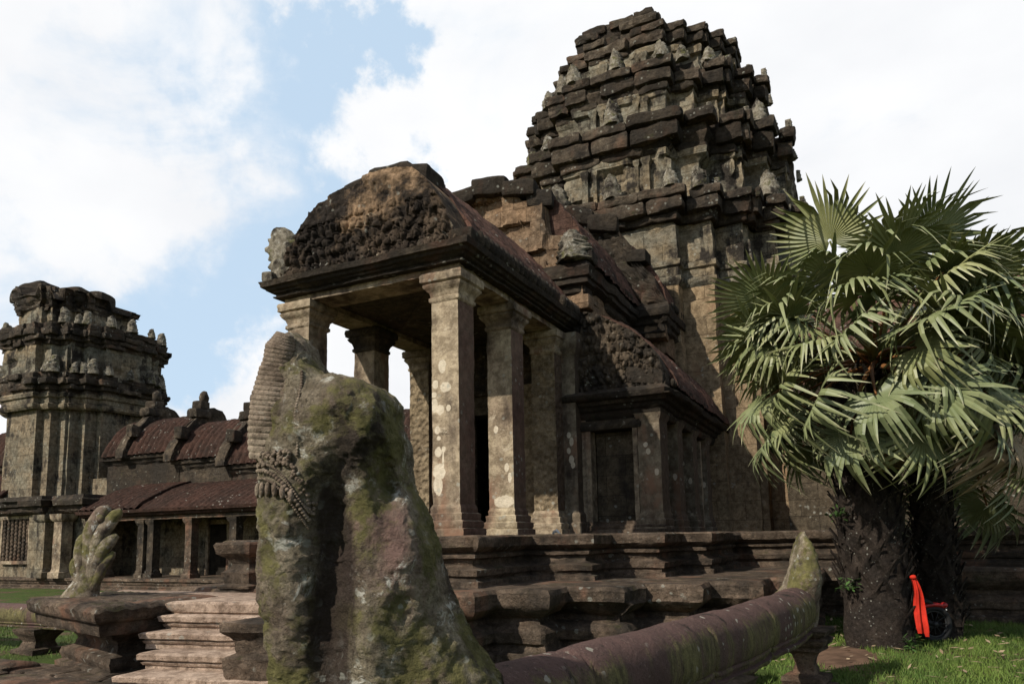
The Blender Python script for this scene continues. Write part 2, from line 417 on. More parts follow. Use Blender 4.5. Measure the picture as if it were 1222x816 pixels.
        sn2 = t.n('ShaderNodeSeparateXYZ'); t.t.links.new(t.geo.outputs['True Normal'], sn2.inputs[0])
        sm = t.math('MULTIPLY', t.ramp(t.math('ADD', acc, wob), .8, 1.1, 1, 0), t.ramp(sn2.outputs[1], -.8, -.5, 1, 0))
        base = t.mix(t.math('MULTIPLY', sm, .88), base, t.mix(t.ramp(t.noise(P, 13, 5, .7), .3, .7), (.66, .58, .45), (.52, .45, .34)))
    # pale lichen rosettes
    lv = t.math('SUBTRACT', t.vor(t.pos(loc=(2, 2, seed)), 6.5*sc), t.math('MULTIPLY', t.noise(P, 18*sc, 3), .35))
    lm = t.math('MULTIPLY', t.ramp(lv, .02, .09, 1, 0), t.ramp(t.noise(P, 1.6*sc, 3), .52, .62))
    base = t.mix(t.math('MULTIPLY', lm, .55), base, (.33, .33, .28))
    h = t.math('ADD', t.noise(P, 5*sc, 9, .7), t.math('MULTIPLY', t.noise(P, 34*sc, 5, .7), .35))
    nor = t.bump(h, min(1.0, bump*1.25), .10/sc)
    if strata:
        sv = t.noise(t.pos((1.8, 1.8, 8), (2, 2, seed)), 1.0, 7, .7); nor = t.bump(sv, strata, .25, nor)
    if carve:
        cv = t.vor(t.pos((1, 1, 1), (1, 1, 1)), carve, 'SMOOTH_F1')
        nor = t.bump(cv, .9, .10, nor)
    if jh is not None: nor = t.bump(t.math('SUBTRACT', 1.0, jh), .8, .02, nor)
    return t.out(base, .92, nor, .15)

M = {}
M['tan'] = stone('weathered tan sandstone', (.46, .375, .26), (.28, .22, .155), dark=(.045, .033, .025), dk=(.47, .64), streak=1, pale=(.56, .48, .36), pl=(.58, .72), bump=.4, red=(.22, .13, .085), grain=.13)
M['wall'] = stone('grey green sandstone blocks', (.22, .20, .15), (.27, .215, .145), dk=(.50, .60), streak=1, joints=(.9, .42), bump=.5, pale=(.36, .31, .22), pl=(.62, .72))
M['crust'] = stone('black crusted sandstone', (.10, .078, .055), (.065, .053, .04), isl=.3, strata=.3, dk=(.44, .60), streak=.5, pale=(.27, .24, .19), pl=(.64, .74), moss=(.075, .078, .035), ms=(.62, .76), bump=1.0, red=(.085, .05, .035))
M['tower'] = stone('dark lichen sandstone', (.125, .10, .073), (.08, .062, .046), isl=.45, strata=.4, dk=(.46, .60), streak=.6, pale=(.25, .225, .17), pl=(.60, .72), moss=(.07, .072, .035), ms=(.6, .76), bump=1.0, red=(.12, .075, .05))
M['twall'] = stone('grey tower sandstone', (.235, .225, .18), (.29, .23, .15), dk=(.49, .58), streak=1, bump=.7, joints=(1.1, .5), pale=(.33, .31, .25))
M['roof2'] = stone('dark gallery roof sandstone', (.072, .037, .027), (.048, .028, .021), dark=(.02, .015, .012), dk=(.52, .68), streak=.4, bump=.6)
M['roof'] = stone('red brown roof sandstone', joints=(.34, .26), c1=(.155, .085, .064), c2=(.095, .056, .043), dark=(.022, .016, .013), dk=(.49, .64), streak=.4, moss=(.05, .045, .022), ms=(.66, .8), bump=.6, red=(.14, .072, .052))
M['step'] = stone('pink worn sandstone', (.46, .35, .27), (.34, .25, .19), dk=(.60, .78), streak=.3, bump=.45, pale=(.55, .43, .33))
M['plinth'] = stone('brown plinth sandstone', (.21, .155, .112), (.115, .088, .065), strata=.15, dk=(.47, .62), streak=.6, bump=.8, red=(.21, .115, .075), moss=(.075, .07, .03), ms=(.6, .75), pale=(.32, .26, .19), pl=(.66, .76))
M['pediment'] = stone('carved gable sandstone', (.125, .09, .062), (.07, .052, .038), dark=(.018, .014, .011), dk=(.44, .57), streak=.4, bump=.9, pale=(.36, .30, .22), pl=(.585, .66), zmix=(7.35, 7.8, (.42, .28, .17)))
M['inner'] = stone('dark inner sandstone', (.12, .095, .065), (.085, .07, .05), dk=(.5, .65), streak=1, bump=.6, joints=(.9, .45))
M['carved'] = stone('carved dark sandstone', (.15, .115, .08), (.10, .078, .056), dk=(.43, .57), streak=.5, bump=.8, pale=(.36, .31, .24), pl=(.59, .68))
M['block'] = stone('bare ochre blocks', (.30, .20, .125), (.25, .18, .12), dk=(.52, .66), streak=.5, bump=.7, joints=(.75, .4), pale=(.42, .33, .23))
M['naga'] = stone('mossy grey sandstone', (.33, .285, .205), (.20, .155, .115), dark=(.03, .023, .018), dk=(.49, .62), streak=.7, moss=(.165, .15, .058), ms=(.475, .60), bump=1.0, sc=2.0, pale=(.56, .55, .48), pl=(.57, .64), red=(.20, .125, .10))
M['hood'] = stone('mossy hood sandstone', (.30, .26, .185), (.17, .13, .10), dark=(.03, .023, .018), dk=(.50, .62), streak=.8, moss=(.165, .15, .06), ms=(.48, .60), bump=1.0, sc=2.0, pale=(.56, .55, .48), pl=(.565, .635), red=(.19, .12, .10), band=(tuple(R0), float((np.array([0, 0, EYE])+3*FW) @ R0)+(410-611)*3/FPX, .095, 1.52, .52, (.032, .022, .018)))
M['nagacarve'] = stone('carved grey sandstone', (.36, .30, .225), (.24, .185, .14), dk=(.54, .72), streak=.5, bump=.6, sc=2.4, pale=(.42, .40, .34), pl=(.62, .70))
M['lichen'] = stone('lichen covered sandstone', (.30, .27, .21), (.20, .175, .135), dk=(.47, .58), streak=.6, moss=(.13, .125, .05), ms=(.54, .68), bump=1.0, sc=1.8, pale=(.42, .40, .34), pl=(.52, .64))
def rail_mat():
    t = NT('purple brown rail stone'); P = t.pos()
    base = t.mix(t.ramp(t.noise(P, 3, 7, .65), .3, .7), (.115, .068, .058), (.075, .046, .04))
    base = t.mix(t.ramp(t.noise(P, 30, 4, .7), .55, .75), base, (.17, .12, .10))
    side = t.ramp(t.math('ADD', t.up(), t.math('MULTIPLY', t.math('SUBTRACT', t.noise(t.pos((1, 1, .10)), 24, 7, .72), .5), 1.8)), .70, .30)
    mo = t.mix(t.ramp(t.noise(t.pos((1, 1, .3)), 16, 7, .75), .38, .66), (.165, .145, .06), (.06, .05, .025))
    patch = t.ramp(t.noise(t.pos((1, 1, .4), (3, 1, 2)), 1.5, 5, .7), .40, .56)
    base = t.mix(t.math('MULTIPLY', side, patch), base, mo)
    base = t.mix(t.ramp(t.noise(t.pos((1, 1, .2), (1, 7, 3)), 5, 7, .7), .56, .68), base, (.022, .018, .014))
    base = t.mix(t.ramp(t.noise(P, 55, 4, .8), .56, .68), base, (.035, .025, .02))
    lv = t.math('SUBTRACT', t.vor(P, 9), t.math('MULTIPLY', t.noise(P, 30, 3), .35)); base = t.mix(t.math('MULTIPLY', t.ramp(lv, .0, .06, 1, 0), t.ramp(t.noise(P, 2, 3), .48, .58)), base, (.30, .28, .23))
    h = t.math('ADD', t.noise(P, 9, 9, .7), t.math('MULTIPLY', t.noise(P, 60, 4, .7), .3))
    return t.out(base, .85, t.bump(h, .9, .05), .2)
M['rail'] = rail_mat()
def leaf_mat(name, a, b, tip, rough=.45):
    t = NT(name); oi = t.n('ShaderNodeObjectInfo')
    P = t.pos()
    base = t.mix(t.ramp(t.noise(P, 2.0, 3), .35, .65), a, b)
    base = t.mix(t.math('MULTIPLY', oi.outputs['Random'], .55), base, t.mix(1.0, base, (1.5, 1.25, .95), 'MULTIPLY'))
    at = t.n('ShaderNodeAttribute', attribute_name='tipness')
    base = t.mix(t.ramp(t.math('ADD', at.outputs['Fac'], t.math('MULTIPLY', t.noise(P, 9, 3), .35)), .98, 1.3), base, tip)
    return t.out(base, rough, None, .45, **{'Transmission Weight': 0.0})
M['leaf'] = leaf_mat('grey green palm blade', (.118, .15, .068), (.175, .20, .098), (.50, .46, .30), .5)
M['dead'] = leaf_mat('dry straw palm blade', (.20, .15, .095), (.30, .24, .165), (.36, .30, .22), .8)
def simple(name, col, rough=.7, spec=.3, nz=0, sc=5, **k):
    t = NT(name); P = t.pos()
    c = t.mix(t.ramp(t.noise(P, sc, 5), .3, .7), tuple(x*(1-nz) for x in col), tuple(min(1, x*(1+nz)) for x in col))
    return t.out(c, rough, t.bump(t.noise(P, sc*6, 4), .3, .01), spec, **k)
M['petiole'] = simple('palm petiole', (.14, .15, .05), .5, .4, .4, 4)
M['petiole_o'] = simple('orange palm petiole', (.17, .075, .025), .6, .3, .4, 4)
M['boot'] = stone('old palm leaf bases', (.05, .038, .03), (.03, .024, .02), dk=(.55, .7), streak=.5, pale=(.13, .105, .085), pl=(.58, .7), bump=.9, sc=3)
M['bark'] = stone('grey palm bark', (.17, .15, .12), (.12, .105, .085), dk=(.56, .7), streak=.4, bump=.6, sc=3)
M['cloth'] = simple('orange red cloth', (.50, .026, .012), .75, .2, .18, 8)
M['black'] = simple('black rubber', (.012, .012, .012), .7, .3, .2)
M['red'] = simple('red paint', (.35, .015, .015), .3, .5, .1)
M['chrome'] = simple('shade darkened chrome', (.05, .05, .05), .4, .5, .2, Metallic=0.7)  # chrome darkened in its colour for the shaded spot behind the trunks
M['dark_metal'] = simple('shade darkened metal', (.02, .02, .02), .5, .4, .2)  # wheel metal painted near-black to carry the shade it stands in
M['white'] = simple('white paper', (.75, .74, .72), .8, .2, .06)
M['paint'] = stone('pale bare stone', (.62, .53, .41), (.52, .44, .33), dk=(.66, .85), streak=.5, bump=.15, sc=3, grain=.1)
M['weed'] = simple('weed leaf', (.05, .10, .025), .5, .4, .35, 7)
M['doordark'] = simple('painted opening shade', (.02, .017, .013), .95, .1, .4, 3)  # near-black colour standing in for the shade inside door and window
def grass_ground():
    t = NT('grass and earth'); P = t.pos()
    g = t.mix(t.ramp(t.noise(P, .8, 6), .35, .65), (.085, .125, .028), (.055, .085, .022))
    g = t.mix(t.ramp(t.noise(P, 14, 5, .7), .3, .7), g, (.035, .05, .014))
    g = t.mix(t.ramp(t.noise(t.pos(loc=(4, 4, 0)), 1.1, 7, .65), .50, .62), g, t.mix(t.ramp(t.noise(P, 22, 4, .8), .4, .6), (.14, .095, .06), (.07, .05, .035)))
    return t.out(g, .95, t.bump(t.noise(P, 20, 6, .7), .8, .05), .1)
M['ground'] = grass_ground()
def grass_blade():
    t = NT('grass blade'); P = t.pos()
    g = t.mix(t.ramp(t.noise(P, 1.3, 5), .35, .65), (.115, .17, .032), (.07, .12, .024))
    g = t.mix(t.ramp(t.noise(P, 24, 3), .55, .7), g, (.17, .16, .06))
    return t.out(g, .7, None, .2)
M['blade'] = grass_blade()
M['dirt'] = simple('trodden earth', (.12, .075, .05), .95, .1, .35, 3)

# ---------------------------------------------------------------- ground
mb = MB()
gx = np.concatenate([np.linspace(-600, -50, 12), np.linspace(-45, 25, 141), np.linspace(30, 600, 12)])
gy = np.concatenate([np.linspace(-300, -10, 8), np.linspace(-8, 45, 107), np.linspace(55, 900, 12)])
X, Y = np.meshgrid(gx, gy); Z = 0.05*fbm(np.stack([X*.3, Y*.3, X*0], -1), 3, 2)-0.02
mb.add(np.stack([X, Y, Z], -1), gridfaces(len(gy), len(gx)))
tag(mb.build('ground', M['ground'], smooth=180), kind='structure')
mb = MB()
gx = np.linspace(-1.3, 1.0, 24); gy = np.linspace(10.6, 13.2, 26); X, Y = np.meshgrid(gx, gy)
e = np.hypot((X-(-.55))/.62, (Y-11.9)/1.15)+.25*fbm(np.stack([X*2, Y*2, X*0], -1), 3, 4)
Z = 0.05*fbm(np.stack([X*.3, Y*.3, X*0], -1), 3, 2)-0.02 + 0.03*np.clip(1-e, -1, 1)
mb.add(np.stack([X, Y, Z], -1), gridfaces(len(gy), len(gx)))
tag(mb.build('path', M['dirt'], smooth=180), kind='structure')
rng = np.random.default_rng(3)
def blades(n, x0, x1, y0, y1, h, keep):
    x = rng.uniform(x0, x1, n); y = rng.uniform(y0, y1, n); k = keep(x, y); x, y = x[k], y[k]; n = len(x)
    z = 0.05*fbm(np.stack([x*.3, y*.3, x*0], -1), 3, 2)-0.03
    a = rng.uniform(0, 6.283, n); hh = h*rng.uniform(.5, 1.2, n)*(1+.5*fbm(np.stack([x*1.5, y*1.5, x*0], -1), 2, 8)); wd = .006+.004*rng.random(n)
    le = rng.uniform(.2, .9, n)*hh; b = rng.uniform(0, 6.283, n)
    V = np.empty((n, 3, 3))
    V[:, 0] = np.column_stack([x-wd*np.cos(a), y-wd*np.sin(a), z]); V[:, 1] = np.column_stack([x+wd*np.cos(a), y+wd*np.sin(a), z])
    V[:, 2] = np.column_stack([x+le*np.cos(b), y+le*np.sin(b), z+hh])
    return V.reshape(-1, 3), np.arange(n*3).reshape(n, 3)
mb = MB()
bare = lambda x, y: (np.hypot((x+.55)/.5, (y-11.9)/1.0)+.3*fbm(np.stack([x*2, y*2, x*0], -1), 3, 4) > 1)
V, F = blades(46000, -1.6, 4.6, 8.6, 17.2, .10, lambda x, y: bare(x, y) & (np.abs(fbm(np.stack([x*.9, y*.9, x*0], -1), 3, 30)+.2) > .05))
mb.add(V, F)
V, F = blades(9000, -22, -11.5, 6.9, 15, .10, lambda x, y: (x < -12.3))
mb.add(V, F)
tag(mb.build('grass', M['blade'], smooth=0), kind='stuff')
# worn paving in front of the stairs
mb = MB(); r_ = random.Random(8); y = 2.6
while y < 6.7:
    d = r_.uniform(.5, .75); x = -17.5+r_.uniform(0, .5)
    while x < -3.2:
        l = r_.uniform(.6, 1.2)
        rock(mb, (x+l/2, y+d/2, .0+r_.uniform(-.015, .015)), (l/2-.015, d/2-.015, .07), r_.gauss(0, .01), .02, int(r_.random()*900)); x += l
    y += d
tag(mb.build('pavement', M['plinth'], None, 40), kind='structure')
# fallen leaves and straw under the palms
mb = MB(); r_ = random.Random(5)
for i in range(420):
    x, y = r_.uniform(-1.4, 3.6), r_.uniform(9.2, 16.2); a = r_.uniform(0, 6.28); l = r_.uniform(.03, .11); wd = r_.uniform(.01, .03); z = .045+r_.uniform(0, .04)
    if r_.random() > .35+.65*math.exp(-((x-.4)**2+(y-12.8)**2)/4): continue
    u = np.array([math.cos(a), math.sin(a), r_.uniform(-.3, .3)]); v = np.array([-math.sin(a), math.cos(a), r_.uniform(-.4, .4)]); c = np.array([x, y, z])
    mb.add([c-u*l, c-v*wd, c+u*l, c+v*wd], [(0, 1, 2, 3)])
tag(mb.build('fallen_leaves', M['dead'], None, 0), 'scattered dry leaves on the grass under the palms', 'leaves', None, 'stuff')

M['lowwall'] = stone('tan lower wall sandstone', (.34, .25, .155), (.25, .19, .12), dk=(.54, .68), streak=1, joints=(1.3, .55), bump=.5, red=(.22, .14, .085), pale=(.40, .33, .24))
# ---------------------------------------------------------------- temple tower (with its halls and porch as one building)
TX, TY = -6.5, 26.0
def redent(cx, cy, s, E=4.95, a=1.85):
    q = [(a, -E), (a, -E+.5), (a+.95, -E+.5), (a+.95, -E+1.15), (a+1.75, -E+1.15), (a+1.75, -a-1.75)]
    pts = [(x*s, y*s) for x, y in q]
    quarter = pts + [(-y*1.0, -x*1.0) for x, y in reversed(pts)]
    # quarter runs from the front arm to the right arm
    right = [(-y, -x) for x, y in pts][::-1]
    qd = pts[:-1] + right
    out = []
    for k in range(4):
        c, sn = [(1, 0), (0, 1), (-1, 0), (0, -1)][k]
        for x, y in qd: out.append((cx+x*c-y*sn, cy+x*sn+y*c))
    return out
def cornice_prof(z0, z1, fl, back):
    h = z1-z0
    return [(z0, 0.02), (z0+.04*h, .10*fl), (z0+.12*h, .12*fl), (z0+.16*h, .30*fl), (z0+.30*h, .34*fl), (z0+.34*h, .55*fl), (z0+.46*h, .62*fl), (z0+.50*h, .85*fl), (z0+.72*h, 1.0*fl), (z0+.78*h, .92*fl), (z0+.82*h, .72*fl), (z0+.94*h, .66*fl), (z1, back)]
tower = thing('temple_tower', 'tall dark tiered sandstone tower with broken top rising behind the palm and the pillared porch', 'tower', (TX, TY, 0))
def leaf_panel_mb(w, h, d, seed=0, n=14, shape=(.86, 1, .97, .86, .66, .46, .2)):
    """upright leaf-shaped carved stone standing at the origin, facing -y"""
    mb = MB(); t = np.linspace(0, 1, n); hw = w/2*np.interp(t, [0, .12, .3, .55, .8, .93, 1], shape)*(1+.10*np.sin(t*40))
    s = np.linspace(-1, 1, 11)
    X = hw[:, None]*s[None]; Z = np.repeat((t*h)[:, None], 11, 1); Y = -d*(1-np.abs(s)[None]**2.2)*(1-.5*t[:, None])
    P = np.stack([X, Y, Z], -1)
    kk = .62/max(w, .3); P[..., 1] -= .55*d*np.abs(fbm(P*np.array([11, 3, 11])*kk+seed*9, 3, seed)); P[..., 0] += .20*w*fbm(P*np.array([7, 3, 8])*kk+seed*5, 3, seed+3)*np.abs(s)[None]; P[..., 2] += .10*h*fbm(P*np.array([8, 3, 5])*kk+seed*4, 3, seed+6)*t[:, None]
    B = P.copy(); B[..., 1] = .35*d
    F = gridfaces(n, 11); N = n*11; F += [f[::-1] for f in gridfaces(n, 11, False, N)]
    ring = list(range(11))+[r*11+10 for r in range(1, n)]+[(n-1)*11+i for i in range(9, -1, -1)]+[r*11 for r in range(n-2, 0, -1)]
    for a, b in zip(ring, ring[1:]+ring[:1]): F.append((b, a, a+N, b+N))
    mb.add(np.concatenate([P.reshape(-1, 3), B.reshape(-1, 3)]), F); return mb
ANT = [leaf_panel_mb(.66, .86, .30, i).build('antefix', M['lichen'], None, 50) for i in range(3)]
ant_n = 0
def antefix(parent, x, y, z, rz, s):
    global ant_n
    o = ANT[ant_n % 3] if ant_n < 3 else ANT[ant_n % 3].copy()
    if ant_n >= 3: C.objects.link(o)
    ant_n += 1
    o.parent = parent; p = tot(parent)
    o.location = (x-p[0], y-p[1], z-p[2]); o.rotation_euler = (random.uniform(-.12, .02), random.uniform(-.05, .05), rz); o.scale = (s, s, s*random.uniform(.85, 1.15))
# body below the first cornice
sweep(redent(TX, TY, 1.0), [(0, .5), (.5, .5), (.55, .3), (1.4, .3), (1.5, .1), (8.9, 0), (9.2, .02)], seg=.35, amp=.03, dz=.4, blk=(1.1, .5, .03), seed=2, top=False).build('tower_wall', M['lowwall'], tower)
sweep(redent(TX, TY, 1.0), [(9.2, .02), (9.32, .12), (9.44, .12), (9.5, .03), (9.75, .03), (9.8, .1), (9.95, .12), (10.0, .02), (11.2, 0)], seg=.22, amp=.03, dz=.14, blk=(.9, .4, .05), seed=3, top=False).build('tower_wall', M['twall'], tower)
# tiers: (z of the cornice, its top, top of the wall above, scale below, scale above)
tiers = [(11.2, 12.15, 13.65, 1.02, .96), (13.6, 14.75, 16.05, .96, .83), (16.0, 17.0, 18.2, .83, .66), (18.15, 18.95, 19.5, .645, .44)]
FC = (-.2, -1.0)
for i, (z0, z1, z2, s0, s1) in enumerate(tiers):
    sd = 11+i*5
    h = z1-z0; fl = [.36, .42, .36, .28][i]
    pl = redent(TX, TY, s0)
    sweep(pl, [(z0, -.02), (z0+.2*h, .05), (z0+.25*h, .2*fl), (z0+.45*h, .45*fl), (z1-.1, .2*fl), (z1-.05, -.6)], seg=.25, amp=.05, freq=1.5, dz=.12, blk=(.8, .36, .1), seed=sd).build('cornice_core', M['tower'], tower)
    mbk = MB(); zz = z0
    for q, (fh, of) in enumerate(((.24, .25), (.46, .75), (.30, 1.0))):
        if i == 3 and q == 3: break
        course(pl, of*fl, zz, zz+fh*h, 1.3, sd*7+q, depth=.75, jit=.04, miss=.05+.05*(i > 1), mb=mbk, facing=(-.25, -1.0) if i < 3 else None); zz += fh*h
    mbk.build('cornice', M['tower'], tower, 30)
    if i < 3:
        p1 = redent(TX, TY, s1)
        sweep(p1, [(z1-.25, .10), (z1+.16, .12), (z1+.2, .0), (z2-.25, -.02), (z2-.2, .06), (z2, .08), (z2+.1, .0)], seg=.2, amp=.05, freq=1.4, dz=.14, blk=(.8, .36, .10), seed=sd+2, miss=.07).build('tier_wall', M['twall'], tower)
        po = offset(pl, fl*.45)
        for j in range(len(pl)):
            a, b = po[j], po[(j+1) % len(pl)]; e = b-a; l = np.linalg.norm(e); e = e/l; nrm = np.array([e[1], -e[0]])
            if nrm @ np.array([-TX, -TY]) < -3 or l < .55: continue
            for f in ([.5] if l < 2.4 else [.5, .06, .94]):
                c = a+e*l*f+nrm*.02
                if random.random() < .12: continue
                antefix(tower, c[0], c[1], z1-.04, math.atan2(nrm[1], nrm[0])+math.pi/2, random.uniform(.75, 1.1)*(1-.1*i)*(.62 if nrm[0] > .8 else 1))
        for k in range(2):
            mbn = MB()
            for q in (-1, 1):
                for hw, dd, wd in ((1.05, .12, .2), (.72, .05, .12)):
                    u0 = q*hw*s1-wd/2
                    if k == 0: bx = rect(TX+u0, TX+u0+wd, TY-4.95*s1-dd-.03, TY-4.95*s1+.1)
                    else: bx = rect(TX+4.95*s1-.1, TX+4.95*s1+dd+.03, TY+u0, TY+u0+wd)
                    sweep(bx, [(z1-.1, .03), (z1+.1, .03), (z1+.14, 0), (z2-.4, 0), (z2-.34, .04), (z2-.2, .05)], seg=.1, amp=.02, seed=sd+k, mb=mbn)
            mbn.build('niche_frame', M['twall'], tower)
# ruined crown: what is left of the topmost tier, loose blocks
mbn = MB()
pt = [(TX-1.7, TY-1.9), (TX+.65, TY-1.9), (TX+.65, TY+.6), (TX-1.7, TY+.6)]
sweep(pt, [(18.9, 0), (20.5, 0)], seg=.3, amp=.06, dz=.2, blk=(.8, .36, .12), seed=77).build('broken_top', M['tower'], tower)
for q, (z, of) in enumerate(((18.95, .3), (19.3, .12), (19.62, .28), (19.95, .38), (20.28, .15))): course(pt, of, z, z+.33, .8, 900+q, depth=.9, jit=.08, miss=.10, mb=mbn)
for k, (dx, dy, z, sx, sy, sz) in enumerate([(-1.2, -1.2, 20.62, .6, .6, .14), (-.3, -.9, 20.66, .65, .6, .16), (.9, -1.5, 19.35, .5, .5, .22), (1.5, -1.2, 19.2, .5, .5, .22), (1.4, -.3, 19.3, .6, .7, .3), (2.1, -1.0, 19.0, .4, .5, .2), (.8, .6, 19.5, .7, .7, .35)]):
    rock(mbn, (TX+dx, TY+dy, z), (sx, sy, sz), random.uniform(-.2, .2), .05, k)
mbn.build('broken_top', M['tower'], tower, 30)

# ---- halls behind the porch
def carve_fn(a, f, seed, z0=None, z1=None):
    def fn(P):
        v = a*(np.abs(vnoise(P*f, seed))*1.5-.5 + .8*np.abs(vnoise(P*f*2.3+3, seed+1))+.4*vnoise(P*f*5+3, seed+2))
        v = v+.05*fbm(P*1.5, 3, seed+4)
        if z0 is not None:
            k = np.clip((P[..., 2]+.45*fbm(P*1.1, 3, seed+8)-z0)/(z1-z0), 0, 1); v = v*(1-.7*k)+k*(.16*fbm(P*1.3, 5, seed+6)+.07*np.abs(fbm(P*4, 3, seed+7)))
        return v
    return fn
def figures(seed, zlo, zhi):
    """rows of small worn carved figures, rubbed away towards zhi"""
    def fn(P):
        x, z = P[..., 0], P[..., 2]; out = np.zeros_like(x)
        for rh, cw, hgt in ((.235, .15, .11), (.31, .23, .075)):
            r = np.floor(z/rh); xo = x/cw+.5*(r % 2)+.2*np.sin(r*7.3)
            for dc in (-1, 0, 1):
                c = np.floor(xo)+dc; jx = h3(c, r, c*0, seed)-.5; jz = h3(c, r, c*0, seed+1)-.5; sc_ = .55+1.0*h3(c, r, c*0, seed+2)
                cx = (c+.5+.8*jx-.5*(r % 2)-.2*np.sin(r*7.3))*cw; cz = (r+.42+.55*jz)*rh
                lean = .6*(h3(c, r, c*0, seed+3)-.5); u = x-cx-lean*(z-cz); w_ = z-cz
                d = (u/(.36*cw*sc_))**2+(w_/(.40*rh))**2; body = hgt*np.sqrt(np.clip(1-d, 0, 1))
                d2 = (u/(.17*cw))**2+((w_-.40*rh)/(.14*rh))**2; head = hgt*.95*np.sqrt(np.clip(1-d2, 0, 1))
                ring = .6*hgt*np.exp(-((np.sqrt(d)-1.12)/.13)**2)*(h3(c, r, c*0, seed+4) > .4)
                out = np.maximum(out, np.maximum(np.maximum(body, head), ring))
        k = np.clip((z+.5*fbm(P*1.1, 3, seed+8)-zlo)/(zhi-zlo), 0, 1)
        v = out*(.35+.65*np.clip(1.2+1.6*fbm(P*1.9, 3, seed+12), 0, 1))*(1-.85*k)+.045*fbm(P*9, 3, seed+5)*(1-.5*k)+k*(.05+.16*fbm(P*1.3, 5, seed+6)+.05*np.abs(fbm(P*5, 3, seed+7)))+.05*fbm(P*1.5, 3, seed+9)
        return v
    return fn
def vault(axis, c, hw, z0, z1, a0, a1, side=0, rib=.3, ribd=.035, ny=None, ns=30, amp=.03, seed=0, flat=.47, mb=None, thick=.0, capf=None):
    """ogive corbelled roof; side 0 both, +1/-1 one half"""
    L = a1-a0; ny = ny or max(8, int(L/(rib/6)))
    t = np.linspace(0, 1, ns)
    prof = np.column_stack([hw*(1-t)**flat, z0+(z1-z0)*(t**.86)])
    if side == 0: pr = np.concatenate([prof*[1, 1], (prof*[-1, 1])[::-1][1:]])
    else: pr = prof*[side, 1]
    d = np.gradient(pr, axis=0); n = np.column_stack([d[:, 1], -d[:, 0]]); n /= np.linalg.norm(n, axis=1)[:, None]
    if side == -1: n = -n
    y = np.linspace(a0, a1, ny)
    rb = ribd*(np.abs(np.cos(math.pi*y/rib))**.7)
    course = .02*((np.linspace(0, 1, len(pr))*13) % 1)
    V = np.empty((len(pr), ny, 3))
    disp = rb[None]+course[:, None]
    V[..., 0] = pr[:, 0][:, None]+n[:, 0][:, None]*disp; V[..., 1] = y[None]; V[..., 2] = pr[:, 1][:, None]+n[:, 1][:, None]*disp
    dd = amp*fbm(V*1.6, 4, seed)+amp*.6*vnoise(V*6, seed+1)
    # worn patches where the ribs are gone, and slipped courses
    V[..., 0] += n[:, 0][:, None]*dd; V[..., 2] += n[:, 1][:, None]*dd
    V[..., 0] += c
    if capf: V[..., 2] = np.minimum(V[..., 2], capf(V))
    if axis == 'x': V = V[..., [1, 0, 2]]
    F = gridfaces(len(pr), ny)
    if axis == 'x': F = [f[::-1] for f in F]
    if side == -1: F = [f[::-1] for f in F]
    e1 = tuple(i*ny for i in range(len(pr))); e2 = tuple(i*ny+ny-1 for i in range(len(pr)))[::-1]
    F += [e1, e2] if (axis == 'x') == (side == -1) else [e1[::-1], e2[::-1]]
    mb = mb or MB(); mb.add(V.reshape(-1, 3), F); return mb
def eave_row(axis, c, z, a0, a1, step=.16, s=.075, seed=0, mb=None):
    mb = mb or MB(); n = int((a1-a0)/step)
    for i in range(n):
        if h3(np.array([i]), np.array([seed]), np.array([1]), 3)[0] < .10: continue
        a = a0+(i+.5)*step
        p = (c, a, z) if axis == 'y' else (a, c, z)
        lump(mb, p, (s*(.8 if axis == 'y' else .95), s*(.95 if axis == 'y' else .8), s*1.35), .22, i % 37+seed)
    return mb
halls = tower
H = thing('pillared_porch', 'ruined entrance porch with tall square pillars and carved gable before the tall tower', 'porch', (-7.95, 10.4, 0))
PX = -7.95
# plinth, lower and upper: redented towards the right
low = [(-11.0, 9.2), (-5.2, 9.2), (-5.2, 9.85), (-4.35, 9.85), (-4.35, 10.55), (-3.35, 10.55), (-3.35, 11.35), (-2.5, 11.35), (-2.5, 12.1), (-1.75, 12.1), (-1.75, 13.2), (-1.1, 13.2), (-1.1, 17.0), (7.5, 17.0), (7.5, 24), (-11.0, 24)]
sweep(low, [(-.1, .12), (.12, .12), (.16, .02), (.24, .0), (.28, .08), (.42, .10), (.50, .03), (.54, -.10), (.62, -.12), (.66, -.02), (.72, .07), (.80, .16), (1.0, .18), (1.06, .13), (1.07, -.6)], seg=.11, amp=.045, freq=2.4, dz=.05, blk=(1.15, .27, .05), seed=31, miss=.05).build('lower_plinth', M['plinth'], H)
upp = [(-10.5, 9.95), (-5.55, 9.95), (-5.55, 11.9), (-4.4, 11.9), (-4.4, 12.9), (-3.45, 12.9), (-3.45, 14.3), (-2.9, 14.3), (-2.9, 17.7), (7.0, 17.7), (7.0, 24), (-10.5, 24)]
def prof_upper(z0, z1):
    h = (z1-z0)/.8
    return [(z0, .16), (z0+.09*h, .16), (z0+.11*h, .08), (z0+.15*h, .08), (z0+.18*h, .13), (z0+.27*h, .15), (z0+.30*h, .03), (z0+.34*h, -.04), (z0+.42*h, -.04), (z0+.45*h, .04), (z0+.50*h, .05), (z0+.53*h, .0), (z0+.57*h, .10), (z0+.62*h, .17), (z0+.77*h, .19), (z0+.8*h, .14), (z0+.802*h, -.5)]
sweep(upp, prof_upper(1.06, 1.855), seg=.10, amp=.035, freq=2.6, dz=.045, blk=(.95, .2, .035), seed=37, miss=.05).build('upper_plinth', M['plinth'], H)
